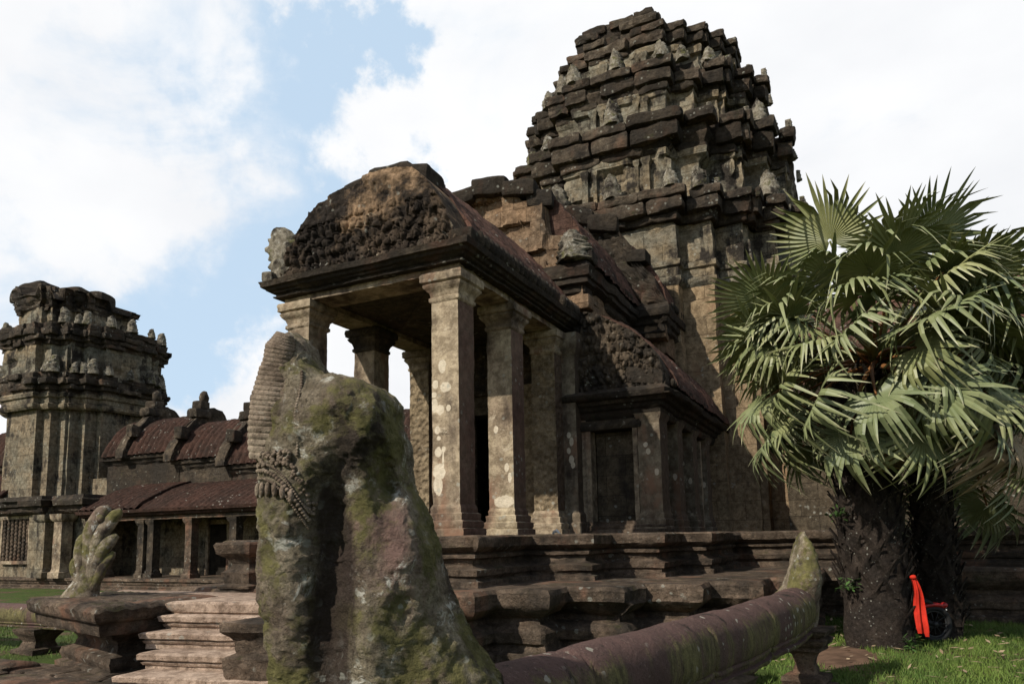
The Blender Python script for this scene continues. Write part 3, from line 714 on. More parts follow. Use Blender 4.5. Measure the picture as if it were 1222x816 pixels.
# pillars
def pillar(x, y, w=.53, z0=1.855, zs=2.38, zt=5.86, z1=6.36, mat='tan', seed=0, carve=None, name='porch_column', fl=1.0):
    p = thing(name, None, None); p.parent = H; l = tot(H); p.location = (x-l[0], y-l[1], z0)
    h = w/2; hb = zs-z0; hc = z1-zt
    r = rect(x-h, x+h, y-h, y+h)
    sweep(r, [(z0, .13*fl), (z0+.22*hb, .13*fl), (z0+.24*hb, .085*fl), (z0+.32*hb, .10*fl), (z0+.45*hb, .105*fl), (z0+.5*hb, .055*fl), (z0+.58*hb, .06*fl), (z0+.7*hb, .065*fl), (z0+.74*hb, .025*fl), (z0+.88*hb, .03*fl), (zs, .0)], seg=.05, amp=.018, freq=5, dz=.025, seed=seed).build('base', M[mat], p)
    sh = sweep(r, [(zs, 0), (zt, 0)], seg=.05, amp=.014, freq=2.2, dz=.06, seed=seed+1)
    sh.build('shaft', M[carve or mat], p)
    sweep(r, [(zt, .0), (zt+.06*hc, .03*fl), (zt+.16*hc, .035*fl), (zt+.2*hc, .01*fl), (zt+.36*hc, .03*fl), (zt+.52*hc, .10*fl), (zt+.60*hc, .115*fl), (zt+.64*hc, .09*fl), (zt+.70*hc, .14*fl), (zt+.92*hc, .15*fl), (z1, .13*fl)], seg=.05, amp=.02, freq=6, dz=.03, seed=seed+2).build('capital', M['tan'] if seed % 2 else M['carved'], p)
    return p
SP1 = [(-6.315+u, v-.02, a, b) for u, v, a, b in [(-.06, 4.75, .075, .12), (-.2, 4.45, .06, .08), (.0, 4.38, .11, .09), (-.23, 4.27, .06, .05), (-.22, 4.08, .07, .12), (-.11, 4.0, .085, .09), (.06, 4.02, .045, .055), (-.17, 3.66, .055, .07), (-.14, 3.52, .04, .04), (-.15, 3.28, .07, .09), (-.05, 3.33, .04, .05), (-.055, 3.12, .018, .22), (-.13, 2.95, .12, .14), (-.15, 2.72, .09, .16)]]
SP2 = [(-6.315+u, v, a, b) for u, v, a, b in [(-.1, 3.9, .05, .08), (.12, 3.15, .05, .09), (.18, 2.95, .04, .1), (.05, 2.5, .22, .12)]]
SP3 = [(-5.885+u, v, a, b) for u, v, a, b in [(-.02, 4.05, .05, .07), (.04, 3.9, .05, .1), (-.03, 3.7, .05, .07), (.03, 3.5, .06, .1), (.06, 3.38, .05, .08)]]+[(-4.25, 3.75, .05, .06), (-4.2, 3.6, .05, .07), (-4.03, 3.15, .05, .08)]
TK = dict(dark=(.045, .033, .025), dk=(.47, .64), streak=1, pale=(.56, .48, .36), pl=(.58, .72), bump=.4, red=(.22, .13, .085), grain=.13)
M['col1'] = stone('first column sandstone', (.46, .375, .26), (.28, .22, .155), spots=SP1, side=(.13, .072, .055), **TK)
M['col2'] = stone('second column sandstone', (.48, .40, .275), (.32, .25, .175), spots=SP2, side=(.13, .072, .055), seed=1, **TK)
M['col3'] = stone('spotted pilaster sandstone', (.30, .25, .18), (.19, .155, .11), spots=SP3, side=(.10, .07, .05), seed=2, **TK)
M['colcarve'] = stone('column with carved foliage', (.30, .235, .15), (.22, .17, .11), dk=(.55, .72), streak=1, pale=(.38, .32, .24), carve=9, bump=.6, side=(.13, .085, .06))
cR, cL = -6.315, -9.585
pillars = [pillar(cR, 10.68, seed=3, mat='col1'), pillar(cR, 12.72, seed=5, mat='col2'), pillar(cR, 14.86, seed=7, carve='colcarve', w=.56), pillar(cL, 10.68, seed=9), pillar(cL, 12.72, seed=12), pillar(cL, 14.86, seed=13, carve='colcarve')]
# beams over the pillars, then the cornice
def beam(mat, x0, x1, y0, y1, z0, z1, seed, name='beam', seg=.12, amp=.025, par=None, prof=None):
    return sweep(rect(x0, x1, y0, y1), prof or [(z0, 0), (z1, 0)], seg=seg, amp=amp, freq=3, dz=.09, seed=seed, bot=True).build(name, M[mat], par or H)
for xc, sd in ((cR, 41), (cL, 42)): beam('tan', xc-.3, xc+.3, 10.98, 15.3, 6.36, 6.47, sd)
beam('tan', cL-.31, cR+.31, 10.38, 10.975, 6.355, 6.47, 43)
# ceiling of corbelled stones inside
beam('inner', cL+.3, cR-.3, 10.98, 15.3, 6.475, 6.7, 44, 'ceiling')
sweep(rect(cL-.30, cR+.30, 10.40, 15.5), [(6.475, -.02), (6.477, .16), (6.50, .17), (6.515, .12), (6.55, .13), (6.565, .19), (6.60, .20), (6.61, .26), (6.66, .29), (6.67, .35), (6.77, .38), (6.79, .30), (6.81, .1)], seg=.09, amp=.022, freq=4, dz=.03, seed=45, blk=(.9, .3, .03)).build('cornice', M['crust'], H)
vault('y', PX, 2.16, 6.78, 9.35, 11.0, 15.85, rib=.24, amp=.035, seed=47, flat=.80, capf=lambda V: 8.25+.7*np.clip(V[..., 1]-11.0, 0, 9)+.12*fbm(V*1.5, 3, 77)).build('roof', M['roof'], H, 60)
eave_row('y', cR+.60, 6.91, 10.5, 15.4, .2, .12, 3).build('eave_trim', M['crust'], H, 60); eave_row('y', cL-.56, 6.90, 10.6, 15.4, .19, .105, 5).build('eave_trim', M['crust'], H, 60)
# gable
gx = np.linspace(-10.0, -5.92, 330)
ztop = np.interp(gx, [-10.0, -9.75, -9.5, -9.35, -9.1, -8.8, -8.4, -7.8, -7.2, -6.9, -6.6, -6.4, -6.2, -6.05, -5.92], [7.1, 7.4, 7.75, 7.97, 8.14, 8.25, 8.33, 8.38, 8.38, 8.28, 8.05, 7.75, 7.35, 7.02, 6.86])
ztop = ztop+.10*fbm(np.stack([gx*2.2, gx*0, gx*0], -1), 4, 3)+.10*(h3(np.floor(gx/.42), gx*0, gx*0, 8)-.5)
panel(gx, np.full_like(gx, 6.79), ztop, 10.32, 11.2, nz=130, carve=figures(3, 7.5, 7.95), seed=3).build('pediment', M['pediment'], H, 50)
mbc = MB()
for k, (x, y, z, sx, sy, sz, tl) in enumerate([(-8.75, 10.85, 8.24, .45, .42, .14, .22), (-8.2, 10.9, 8.40, .45, .45, .20, .16), (-7.62, 10.9, 8.52, .46, .42, .22, .04), (-7.12, 10.9, 8.45, .36, .4, .22, -.2), (-7.9, 11.1, 8.4, 1.0, .5, .22, .05)]):
    rock(mbc, (x, y, z), (sx, sy, sz), .1, .07, 60+k, tl)
mbc.build('crest_stone', M['crust'], H, 50)
# the rearing stone figure at the left corner of the gable
mbn = leaf_panel_mb(.74, 1.15, .2, 4, 26, (.9, .8, .95, 1, .95, .7, .3))
V = np.concatenate(mbn.v); V = V+np.array([0, 0, 0]); V[:, 0] -= .16*(V[:, 2]/1.15)**2
mbn = MB().add(V+np.array([-9.98, 10.42, 6.79]), mbn.f); mbn.build('acroterion', M['lichen'], H, 60)
mbn = MB(); rock(mbn, (-5.9, 10.42, 6.9), (.2, .2, .13), .2, .05, 9); mbn.build('acroterion', M['crust'], H, 50)
mbn = MB(); rock(mbn, (-10.12, 10.2, 6.86), (.13, .16, .1), .2, .05, 3); mbn.build('acroterion', M['lichen'], H, 50)
# inner wall with a doorway at the back of the porch
def wallbox(mat, x0, x1, y0, y1, z0, z1, seed, name='wall', seg=.25, par=None, blk=None, amp=.015, dz=.25):
    return sweep(rect(x0, x1, y0, y1), [(z0, 0), (z1, 0)], seg=seg, amp=amp, freq=2, dz=dz, seed=seed, blk=blk).build(name, M[mat], par or H)
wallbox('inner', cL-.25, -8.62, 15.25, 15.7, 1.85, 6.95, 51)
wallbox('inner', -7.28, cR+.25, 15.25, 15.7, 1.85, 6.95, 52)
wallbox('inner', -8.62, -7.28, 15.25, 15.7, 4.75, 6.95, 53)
# door frame and carved colonnettes of the porch door
for q in (-1, 1):
    sweep(rect(PX+q*.76-.11, PX+q*.76+.11, 15.05, 15.3), [(1.85, 0), (4.75, 0)], seg=.06, dz=.1, amp=.01, seed=55+q).build('door_frame', M['tan'], H)
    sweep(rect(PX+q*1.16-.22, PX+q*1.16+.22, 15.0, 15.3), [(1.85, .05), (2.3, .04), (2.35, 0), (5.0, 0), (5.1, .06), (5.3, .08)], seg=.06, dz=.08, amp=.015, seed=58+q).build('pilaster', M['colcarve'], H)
panel(np.linspace(-9.3, -6.6, 70), np.full(70, 5.2), 5.2+.2+1.0*np.sqrt(np.clip(1-((np.linspace(-9.3, -6.6, 70)+7.95)/1.4)**2, 0, 1)), 15.12, 15.26, nz=26, carve=carve_fn(.08, 7, 12), seed=5).build('lintel', M['carved'], H, 50)
# chamber beyond, open to the left (sky shows between the left pillars)
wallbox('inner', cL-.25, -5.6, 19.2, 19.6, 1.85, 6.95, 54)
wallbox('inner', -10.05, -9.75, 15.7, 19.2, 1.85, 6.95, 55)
# carved half column standing behind the third right pillar
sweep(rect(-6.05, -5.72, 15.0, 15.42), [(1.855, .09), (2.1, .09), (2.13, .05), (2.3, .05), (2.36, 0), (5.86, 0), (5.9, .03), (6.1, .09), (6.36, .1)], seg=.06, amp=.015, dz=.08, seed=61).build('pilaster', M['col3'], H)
# ---- side bay with its blind window
bx0, bx1, by = -5.75, -3.93, 15.42
wz, wtop = 2.12, 4.1
sweep(rect(bx0, bx1, by-.16, by+.3), [(1.856, .10), (1.93, .10), (1.95, .05), (2.02, .06), (2.06, .0), (2.13, 0)], seg=.08, amp=.025, dz=.03, seed=70).build('window_sill', M['plinth'], H)
win = thing('window', None, None); win.parent = H; l = tot(H); win.location = (-5.0-l[0], by-l[1], wz-l[2])
sweep(rect(-5.48, -4.52, by+.2, by+.26), [(wz-.05, 0), (wtop+.02, 0)], seg=.08, amp=.006, dz=.1, seed=71).build('panel', M['inner'], win)
for x0, x1, sd in ((-5.62, -5.50, 72), (-4.53, -4.43, 73)):
    sweep(rect(x0, x1, by-.14, by+.2), [(2.125, 0), (wtop+.04, 0)], seg=.06, amp=.012, dz=.08, seed=sd).build('frame', M['tan'], win)
sweep(rect(-5.72, -4.36, by-.15, by+.2), [(wtop+.045, 0), (wtop+.1, .03), (wtop+.16, .03), (wtop+.2, 0), (wtop+.26, 0)], seg=.08, amp=.015, dz=.05, seed=74, bot=True).build('frame', M['carved'], win)
sweep(rect(-5.8, -5.625, by-.1, by+.2), [(2.125, 0), (4.4, 0)], seg=.08, amp=.012, dz=.1, seed=75).build('pilaster', M['tan'], H)
def bay_pillar(x0, x1, y0, y1, sd, mat='col3'):
    return sweep(rect(x0, x1, y0, y1), [(1.856, .09), (1.98, .09), (2.0, .05), (2.08, .065), (2.14, .065), (2.17, .03), (2.26, .03), (2.3, 0), (4.28, 0), (4.34, .03), (4.44, .06)], seg=.07, amp=.018, dz=.06, seed=sd, freq=3).build('pilaster', M[mat], H)
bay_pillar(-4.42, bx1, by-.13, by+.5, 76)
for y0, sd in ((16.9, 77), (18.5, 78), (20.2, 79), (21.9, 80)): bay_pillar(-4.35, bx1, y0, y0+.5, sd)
sweep(rect(-4.18, -4.0, 19.75, 19.9), [(1.86, 0), (4.3, 0)], seg=.08, amp=.01, dz=.1, seed=85).build('frame', M['tan'], H)
wallbox('inner', -4.95, -4.75, by+.28, 23.5, 1.86, 4.45, 81)
# bay cornice
bay = rect(-5.8, bx1, by-.1, 23.6)
sweep(bay, [(4.38, -.02), (4.45, .03), (4.55, .04), (4.58, .10), (4.66, .12), (4.68, .2), (4.76, .24), (4.78, .34), (4.90, .37), (4.95, .3), (5.0, .25), (5.02, .1)], seg=.10, amp=.035, freq=3, dz=.035, seed=82, blk=(.8, .3, .05), bot=True).build('cornice', M['crust'], H)
vault('y', -6.0, 2.40, 5.0, 6.95, by+.25, 23.6, side=1, rib=.26, seed=84, amp=.04, flat=.44).build('roof', M['roof'], H, 60)
mbe = eave_row('y', bx1+.28, 5.08, by, 23.4, .17, .07, 7); mbe.build('eave_trim', M['crust'], H, 60)
hx = np.linspace(-5.9, -3.75, 190)
panel(hx, np.full(190, 5.02), np.interp(hx, [-5.9, -5.6, -5.2, -4.8, -4.4, -4.1, -3.9, -3.75], [6.95, 6.9, 6.75, 6.55, 6.25, 5.95, 5.65, 5.3]), by-.12, by+.5, nz=130, carve=figures(21, 6.5, 7.2), seed=8).build('pediment', M['carved'], H, 50)
mbn = MB(); rock(mbn, (-4.2, by+.0, 5.25), (.42, .2, .17), 0, .06, 12, -.25); mbn.build('acroterion', M['crust'], H, 50)
# ---- upper hall: clerestory walls, cornices, roofs stepping up to the tower
wallbox('block', -10.1, -5.75, 15.72, 21.5, 6.9, 8.15, 90, blk=(.8, .4, .08), seg=.2, dz=.2, amp=.03)
sweep(rect(-10.1, -5.75, 15.8, 20.9), [(7.45, .0), (7.55, .10), (7.7, .10), (7.74, .22), (7.88, .2), (7.9, .26), (8.1, .28), (8.16, .22), (8.26, .18), (8.28, .1)], seg=.13, amp=.06, freq=2, dz=.06, seed=91, blk=(.8, .3, .10), bot=True).build('cornice', M['crust'], H)
vault('y', -7.95, 2.46, 8.2, 10.7, 16.1, 20.9, rib=.3, seed=92, amp=.06, flat=.42).build('roof', M['roof'], H, 60)
wallbox('block', -10.8, -4.85, 20.0, 23.0, 6.9, 8.2, 93, blk=(.8, .4, .08), seg=.2, dz=.2, amp=.03)
sweep(rect(-10.8, -4.85, 19.7, 24.2), [(7.35, .0), (7.45, .12), (7.65, .12), (7.69, .2), (7.85, .22), (7.87, .28), (8.07, .30), (8.15, .24), (8.23, .2), (8.25, .1)], seg=.13, amp=.06, freq=2, dz=.06, seed=94, blk=(.8, .3, .10), bot=True).build('cornice', M['crust'], H)
vault('y', -7.8, 3.1, 8.2, 11.2, 20.0, 24.0, rib=.3, seed=95, amp=.06, flat=.42).build('roof', M['roof'], H, 60)
gx = np.linspace(-10.9, -4.75, 90); tt_ = np.abs(gx+7.8)/3.1
panel(gx, np.full(90, 8.2), np.maximum(8.3, 8.2+3.2*np.clip(1-np.clip(tt_, 0, 1)**1.9, 0, 1)**.85+.35*fbm(np.stack([gx*1.5, gx*0, gx*0], -1), 4, 4)+.45*(h3(np.floor(gx/.5), gx*0, gx*0, 6)-.5)), 19.75, 20.3, nz=60, carve=carve_fn(.10, 5, 44), seed=18, edge=.05).build('pediment', M['crust'], H, 50)
mbn = MB()
for k, (x, z, s_) in enumerate([(-5.5, 9.75, .3), (-6.5, 10.9, .4), (-7.3, 11.3, .42)]): rock(mbn, (x, 19.85, z), (s_*1.1, s_, s_*.62), .2*k, .07, 300+k, -.15)
mbn.build('crest_stone', M['crust'], H, 40)
eave_row('y', -5.55, 8.34, 16.2, 20.6, .2, .085, 9).build('eave_trim', M['crust'], H, 60); eave_row('y', -4.7, 8.33, 19.8, 24, .2, .085, 11).build('eave_trim', M['crust'], H, 60)
# broken gable of the upper hall: piled ochre blocks
gx = np.linspace(-9.9, -5.7, 84)
zt = np.interp(gx, [-9.9, -9.4, -9.3, -8.9, -8.4, -8.35, -7.4, -7.35, -6.7, -6.65, -6.2, -6.15, -5.7], [9.5, 9.6, 10.45, 10.55, 10.75, 10.5, 10.45, 10.2, 10.1, 9.2, 9.1, 8.6, 8.4])
def blockface(P):
    r = np.floor(P[..., 2]/.4); c = np.floor(P[..., 0]/.75+.5*(r % 2)); return .22*(h3(c, r, c*0, 7)-.5)+.06*fbm(P*2.2, 4, 5)
panel(gx, np.full_like(gx, 8.1), zt, 15.85, 16.9, nz=50, carve=blockface, seed=14, edge=.06).build('pediment', M['block'], H, 40)
mbn = MB()
for k, (x, y, z, sx, sy, sz, tl) in enumerate([(-9.05, 15.9, 10.55, .42, .45, .2, .14), (-8.2, 16.0, 10.72, .5, .4, .22, -.04), (-7.4, 16.1, 10.5, .45, .5, .2, -.1), (-6.9, 16.2, 10.2, .35, .4, .22, -.1), (-9.3, 15.8, 10.2, .3, .4, .18, 0)]):
    rock(mbn, (x, y, z), (sx, sy, sz), .15, .06, 80+k, tl)
mbn.build('crest_stone', M['crust'], H, 50)
mbn = MB()
rock(mbn, (-5.75, 15.95, 8.42), (.3, .3, .15), .1, .06, 90)
mbn.build('crest_stone', M['crust'], H, 50)
def place_panel(name, w, h, d, x, y, z, seed, mat='lichen', par=None, shape=(1, 1, .98, .9, .74, .5, .2)):
    p = leaf_panel_mb(w, h, d, seed, 24, shape); V = np.concatenate(p.v)+np.array([x, y, z]); return MB().add(V, p.f).build(name, M[mat], par or H, 55)
place_panel('acroterion', .8, .75, .4, -5.95, 15.75, 8.3, 31)
mbn = MB()
for k, (x, y, z, s) in enumerate([(-5.75, 15.75, 7.25, .30), (-5.1, 19.95, 7.5, .40)]):
    rock(mbn, (x, y, z), (s*.8, s*.8, s*.6), .1*k, .04, 100+k)
mbn.build('crest_stone', M['block'], H, 50)
# light eroded edge of the porch roof where it meets the hall
mbn = MB()
for k in range(5):
    t = k/4; rock(mbn, (-6.35+.55*t, 15.85, 8.1-1.1*t), (.16, .1, .16), .3, .03, 110+k, -.6)
mbn.build('roof_edge', M['tan'], H, 50)
# pale patches and scratched letters on the first pillars
def blob(mb, x, z, rx, rz, y, sd, axis='y'):
    n = 90; a = np.linspace(0, 2*math.pi, n, endpoint=False)
    k = 1+.30*fbm(np.column_stack([np.cos(a)*1.3+sd*3.7, np.sin(a)*1.3, a*0]), 4, sd)+.16*fbm(np.column_stack([np.cos(a)*6+sd*3.7, np.sin(a)*6, a*0]), 3, sd+5)
    pts = np.column_stack([x+rx*k*np.cos(a), np.full(n, y), z+rz*k*np.sin(a)]); c = np.array([[x, y-.002, z]])
    mb.add(np.concatenate([pts, c]), [(i, (i+1) % n, n) for i in range(n)])
yF = 10.68-.265-.018
mi = MB()
def stroke(a, b, wd=.012):
    a = np.array(a); b = np.array(b); d = (b-a)/np.linalg.norm(b-a); n = np.array([-d[1], d[0]])*wd/2
    q = [a-n, a+n, b+n, b-n]; y = yF-.017
    mi.add([(cR+p[0], y, p[1]) for p in q], [(0, 3, 2, 1)])
def letters(x0, z0, h):
    wd = h*.55
    L = [[((0, 0), (0, 1)), ((0, 1), (1, 0)), ((1, 0), (1, 1))], [((0, 0), (0, 1)), ((0, 1), (.9, .85)), ((.9, .85), (.9, .6)), ((.9, .6), (0, .5)), ((.2, .5), (1, 0))], [((0, 0), (0, 1)), ((0, 0), (1, .05))]]
    for i, ch in enumerate(L):
        for a, b in ch: stroke((x0+(i*1.4+a[0])*wd, z0+a[1]*h), (x0+(i*1.4+b[0])*wd, z0+b[1]*h))
letters(-.13, 3.58, .085)
mi.build('inscription', M['paint'], pillars[0], 0)
# gallery running right from the tower, behind the palm
wallbox('inner', -2.0, 12, 21.5, 25.5, 1.86, 5.6, 120, blk=(1.0, .45, .04), seg=.4, dz=.3)
sweep(rect(-2.0, 12, 21.4, 25.6), [(5.2, .0), (5.3, .12), (5.5, .14), (5.55, .3), (5.8, .34), (5.85, .1)], seg=.2, amp=.04, dz=.06, seed=121, bot=True).build('cornice', M['crust'], H)
vault('x', 23.5, 2.4, 5.75, 8.7, -2.0, 12, rib=.34, seed=122).build('roof', M['roof'], H, 60)
# ---------------------------------------------------------------- ruined left tower and the long gallery
GY = 21.0
LT = thing('ruined_tower', 'squat ruined sandstone tower with flat broken top above the long gallery roofs', 'tower', (-37.5, 24.6, 0))
LX, LY = -37.5, 24.6
def octa(s): return redent(LX, LY, s)
sweep(octa(.64), [(.4, .1), (9.4, 0)], seg=.3, amp=.02, dz=.4, blk=(1.2, .5, .02), seed=201, top=False).build('tower_wall', M['wall'], LT)
def lcor(pl, z0, z1, fl, sd):
    h = z1-z0
    sweep(pl, [(z0, -.02), (z0+.2*h, .05), (z0+.25*h, .2*fl), (z0+.45*h, .45*fl), (z1-.1, .2*fl), (z1-.05, -.6)], seg=.25, amp=.05, freq=1.5, dz=.12, seed=sd).build('cornice_core', M['tower'], LT)
    mbk = MB(); zz = z0
    for q, (fh, of) in enumerate(((.2, .2), (.22, .6), (.30, 1.0), (.28, .6))):
        course(pl, of*fl, zz, zz+fh*h, .95, sd*7+q, depth=.75, jit=.08, miss=.13, mb=mbk, facing=(.6, -1.0)); zz += fh*h
    mbk.build('cornice', M['tower'], LT, 30)
sweep(octa(.69), [(8.5, 0), (8.6, .1), (8.75, .12), (8.8, .03), (9.05, .03), (9.1, .12), (9.25, .14), (9.4, .02)], seg=.2, amp=.03, dz=.08, seed=203, top=False).build('tower_wall', M['wall'], LT)
lcor(octa(.69), 9.25, 10.3, .40, 205)
sweep(octa(.70), [(10.1, .05), (10.3, .06), (10.4, 0), (11.9, 0)], seg=.2, amp=.05, dz=.14, blk=(.8, .36, .08), seed=207, top=False).build('tier_wall', M['twall'], LT)
lcor(octa(.70), 11.7, 12.8, .30, 209)
for pl_, zz, fo in ((octa(.69), 10.27, .2), (octa(.70), 12.77, .14)):
    po = offset(pl_, fo)
    for j in range(len(pl_)):
        a, b = po[j], po[(j+1) % len(pl_)]; e = b-a; l = np.linalg.norm(e); e = e/l; nrm = np.array([e[1], -e[0]])
        if nrm @ np.array([.6, -1.0]) < .2 or l < .4 or random.random() < .25: continue
        for f in ([.5] if l < 1.8 else [.1, .5, .9]):
            c = a+e*l*f; antefix(LT, c[0], c[1], zz, math.atan2(nrm[1], nrm[0])+math.pi/2, random.uniform(.6, .95))
def octa2(s): return redent(LX-1.0, LY, s)
sweep(octa2(.50), [(12.6, .05), (12.8, .0), (14.1, 0)], seg=.2, amp=.05, dz=.14, blk=(.8, .36, .09), seed=211, top=False).build('tier_wall', M['twall'], LT)
def cap2(p): return 14.4+1.0*h3(np.floor(p[:, 0]/1.3), np.floor(p[:, 1]/1.3), np.zeros(len(p)), 9)+.2*np.clip(-(p[:, 0]-LX), -2, 2)
sweep(octa2(.50), cornice_prof(13.9, 15.6, .34, -.8), seg=.2, amp=.10, freq=1.6, dz=.1, blk=(.8, .36, .2), seed=213, miss=.1, cap=cap2).build('cornice', M['tower'], LT)
mbn = MB()
for k, (dx, dy, z, sx, sz) in enumerate([(-2.2, -1.4, 14.0, .8, .35), (-1.2, -1.5, 14.1, .9, .4), (-.1, -1.3, 13.8, .7, .3), (1.0, -.9, 13.5, .65, .55), (1.25, .2, 13.6, .6, .5)]): rock(mbn, (LX-.8+dx, LY+dy, z+1.35), (sx, .7, sz), .1*k, .08, 140+k)
mbn.build('broken_top', M['tower'], LT, 50)

G = thing('stone_gallery', 'long low pillared gallery with red brown ribbed stone roofs left of the porch', 'gallery', (-26, GY, 0))
x0g, x1g = -52.0, -10.6
sweep(rect(x0g, x1g, GY-.55, GY+7), [(-.2, .25), (0, .25), (.05, .1), (.12, .12), (.16, .0), (.24, .05), (.30, .05), (.34, .12), (.45, .13), (.46, -.3)], seg=.25, amp=.03, dz=.04, seed=220, blk=(1, .2, .03)).build('plinth', M['plinth'], G)
wallbox('wall', x0g, x1g, GY+2.2, GY+2.6, .45, 5.1, 221, par=G, seg=.5, dz=.4)
dr = thing('doorway', None, None); dr.parent = G; l = tot(G); dr.location = (-25.6-l[0], GY+2.15-l[1], .46)
wallbox('doordark', -26.15, -25.05, GY+2.15, GY+2.19, .46, 2.66, 222, par=dr, name='opening_shade', amp=0)  # solid sheet, its dark colour stands for the shaded doorway
for q, (a, b, c_, d_) in enumerate(((-26.32, -26.15, .46, 2.85), (-25.05, -24.88, .46, 2.85), (-26.15, -25.05, 2.66, 2.85))): wallbox('tan', a, b, GY+2.06, GY+2.19, c_, d_, 223+q, par=dr, name='frame')
# lower half gallery: pillars, beam, half roof
def gpillar(x, w=.36, sd=0):
    sweep(rect(x-w/2, x+w/2, GY-.18, GY+.18), [(.455, .08), (.62, .08), (.66, .03), (.74, .03), (.78, 0), (2.62, 0), (2.68, .04), (2.78, .08), (2.85, .08)], seg=.09, amp=.012, dz=.09, seed=sd).build('column', M['carved' if sd % 3 else 'plinth'], G)
k = 0
for xx in (-31.0, -30.0, -27.6, -27.0, -24.75, -22.3, -19.9, -17.5, -15.1, -12.7):
    gpillar(xx, sd=230+k); k += 1
beam('plinth', -31.2, x1g, GY-.24, GY+.24, 2.86, 3.05, 260, par=G)
sweep(rect(-31.2, x1g, GY-.3, GY+2.2), [(3.0, 0), (3.05, .1), (3.15, .12), (3.17, .24), (3.3, .27), (3.33, .1)], seg=.2, amp=.03, dz=.05, seed=261, bot=True).build('cornice', M['roof2'], G)
def half_vault_x(c, hw, z0, z1, a0, a1, seed, amp=.03): return vault('x', c, hw, z0, z1, a0, a1, side=-1, rib=.36, ribd=.11, seed=seed, amp=amp, flat=.8)
half_vault_x(GY+2.2, 2.75, 3.3, 4.55, -31.2, -27.4, 262).build('roof', M['roof2'], G, 60)
half_vault_x(GY+2.2, 2.70, 3.18, 4.45, -27.35, x1g, 263).build('roof', M['roof2'], G, 60)
# clerestory, cornice and main vaults, stepping down away from the tower
for xa, xb, dz, sd in ((-33.2, -28.2, 1.15, 270), (-28.15, -24.9, .72, 275), (-24.85, x1g, .3, 280)):
    wallbox('crust', xa, xb, GY+2.1, GY+5.6, 4.2, 4.75+dz, sd, par=G, seg=.3)
    sweep(rect(xa, xb, GY+2.1, GY+5.6), [(4.45+dz, 0), (4.55+dz, .1), (4.68+dz, .12), (4.7+dz, .24), (4.86+dz, .28), (4.9+dz, .1)], seg=.15, amp=.035, dz=.04, seed=sd+1, bot=True, blk=(.3, .2, .05)).build('cornice', M['crust'], G)
    vault('x', GY+3.85, 2.05, 4.86+dz, 6.75+dz, xa, xb, rib=.38, ribd=.12, seed=sd+2).build('roof', M['roof2'], G, 60)
    mbn = MB(); sweep(rect(xa, xb, GY+3.7, GY+4.0), [(6.7+dz, 0), (6.85+dz, .02), (6.86+dz, -.05)], seg=.3, amp=.03, seed=sd+3, mb=mbn); mbn.build('ridge', M['crust'], G)
# ruined gables between the roof steps
for k, (x, dz, s) in enumerate(((-28.3, .85, .8), (-25.0, .45, .8), (-31.6, 1.2, .8))):
    mbn = MB(); a = np.linspace(-2.3, 2.3, 40)
    zt = np.interp(np.abs(a), [0, .5, .9, 1.6, 2.1, 2.3], [7.5, 7.3, 6.9, 6.2, 5.5, 5.0])+dz
    panel(GY+3.85+a, np.full(40, 4.7+dz), zt, x+.28*s, x-.3, nz=22, carve=carve_fn(.08, 3, 60+k), axis='x', sgn=1, seed=k).build('gable', M['carved'], G, 50)
    mbn = MB()
    rock(mbn, (x, GY+3.2, 7.1+dz), (.35, .45, .22), 0, .08, 150+k); rock(mbn, (x, GY+3.3, 7.5+dz), (.28, .32, .2), .2, .07, 160+k)
    lump(mbn, (x+.05, GY+3.4, 7.9+dz), (.2, .24, .34), .25, k); rock(mbn, (x+.3, GY+2.0, 6.0+dz), (.22, .3, .3), .2, .1, 170+k)
    mbn.build('crest_stone', M['crust' if k == 1 else 'carved'], G, 50)
# base of the left tower: its porch with baluster window
wallbox('wall', -34.6, -33.3, GY-.6, GY+2.5, .45, 4.1, 290, par=LT, seg=.3)
wallbox('wall', -44, -34.65, GY-.25, GY+2.5, .45, 4.1, 291, par=LT, seg=.4)
wallbox('wall', -33.25, -31.3, GY-.1, GY+2.5, .45, 4.1, 292, par=LT, seg=.3)
sweep([(-44, GY-.3), (-36.6, GY-.3), (-36.6, GY-.75), (-33.4, GY-.75), (-33.4, GY-.3), (-31.2, GY-.3), (-31.2, GY+2.6), (-44, GY+2.6)], [(3.3, 0), (3.4, .12), (3.6, .14), (3.65, .3), (3.9, .34), (3.95, .25), (4.1, .2), (4.12, -.3)], seg=.2, amp=.05, dz=.05, seed=293, bot=True, blk=(.7, .3, .08)).build('cornice', M['crust'], LT)
half_vault_x(GY+2.6, 2.6, 4.1, 5.9, -44, -38.2, 294).build('roof', M['roof2'], LT, 60)
wallbox('wall', -44, -37.6, GY+2.0, GY+5.5, 5.4, 6.0, 295, par=LT, seg=.4)
sweep(rect(-44, -37.6, GY+1.9, GY+5.6), [(5.5, 0), (5.6, .12), (5.8, .14), (5.85, .3), (6.05, .32), (6.1, .1)], seg=.2, amp=.05, dz=.05, seed=296, bot=True).build('cornice', M['crust'], LT)
vault('x', GY+3.8, 2.2, 6.05, 8.3, -44, -37.6, rib=.38, ribd=.12, seed=297).build('roof', M['roof2'], LT, 60)
for x, sd in ((-33.4, 300), (-32.2, 301)):
    sweep(rect(x-.28, x+.28, GY-.8, GY-.3), [(.455, .1), (.7, .1), (.74, .03), (.9, 0), (2.9, 0), (2.95, .06), (3.05, .12), (3.25, .14)], seg=.1, amp=.015, dz=.1, seed=sd).build('pilaster', M['tan' if sd % 2 else 'wall'], LT)
wn_ = thing('window', None, None); wn_.parent = LT; l = tot(LT); wn_.location = (-36.0-l[0], GY-.3-l[1], 1.2)
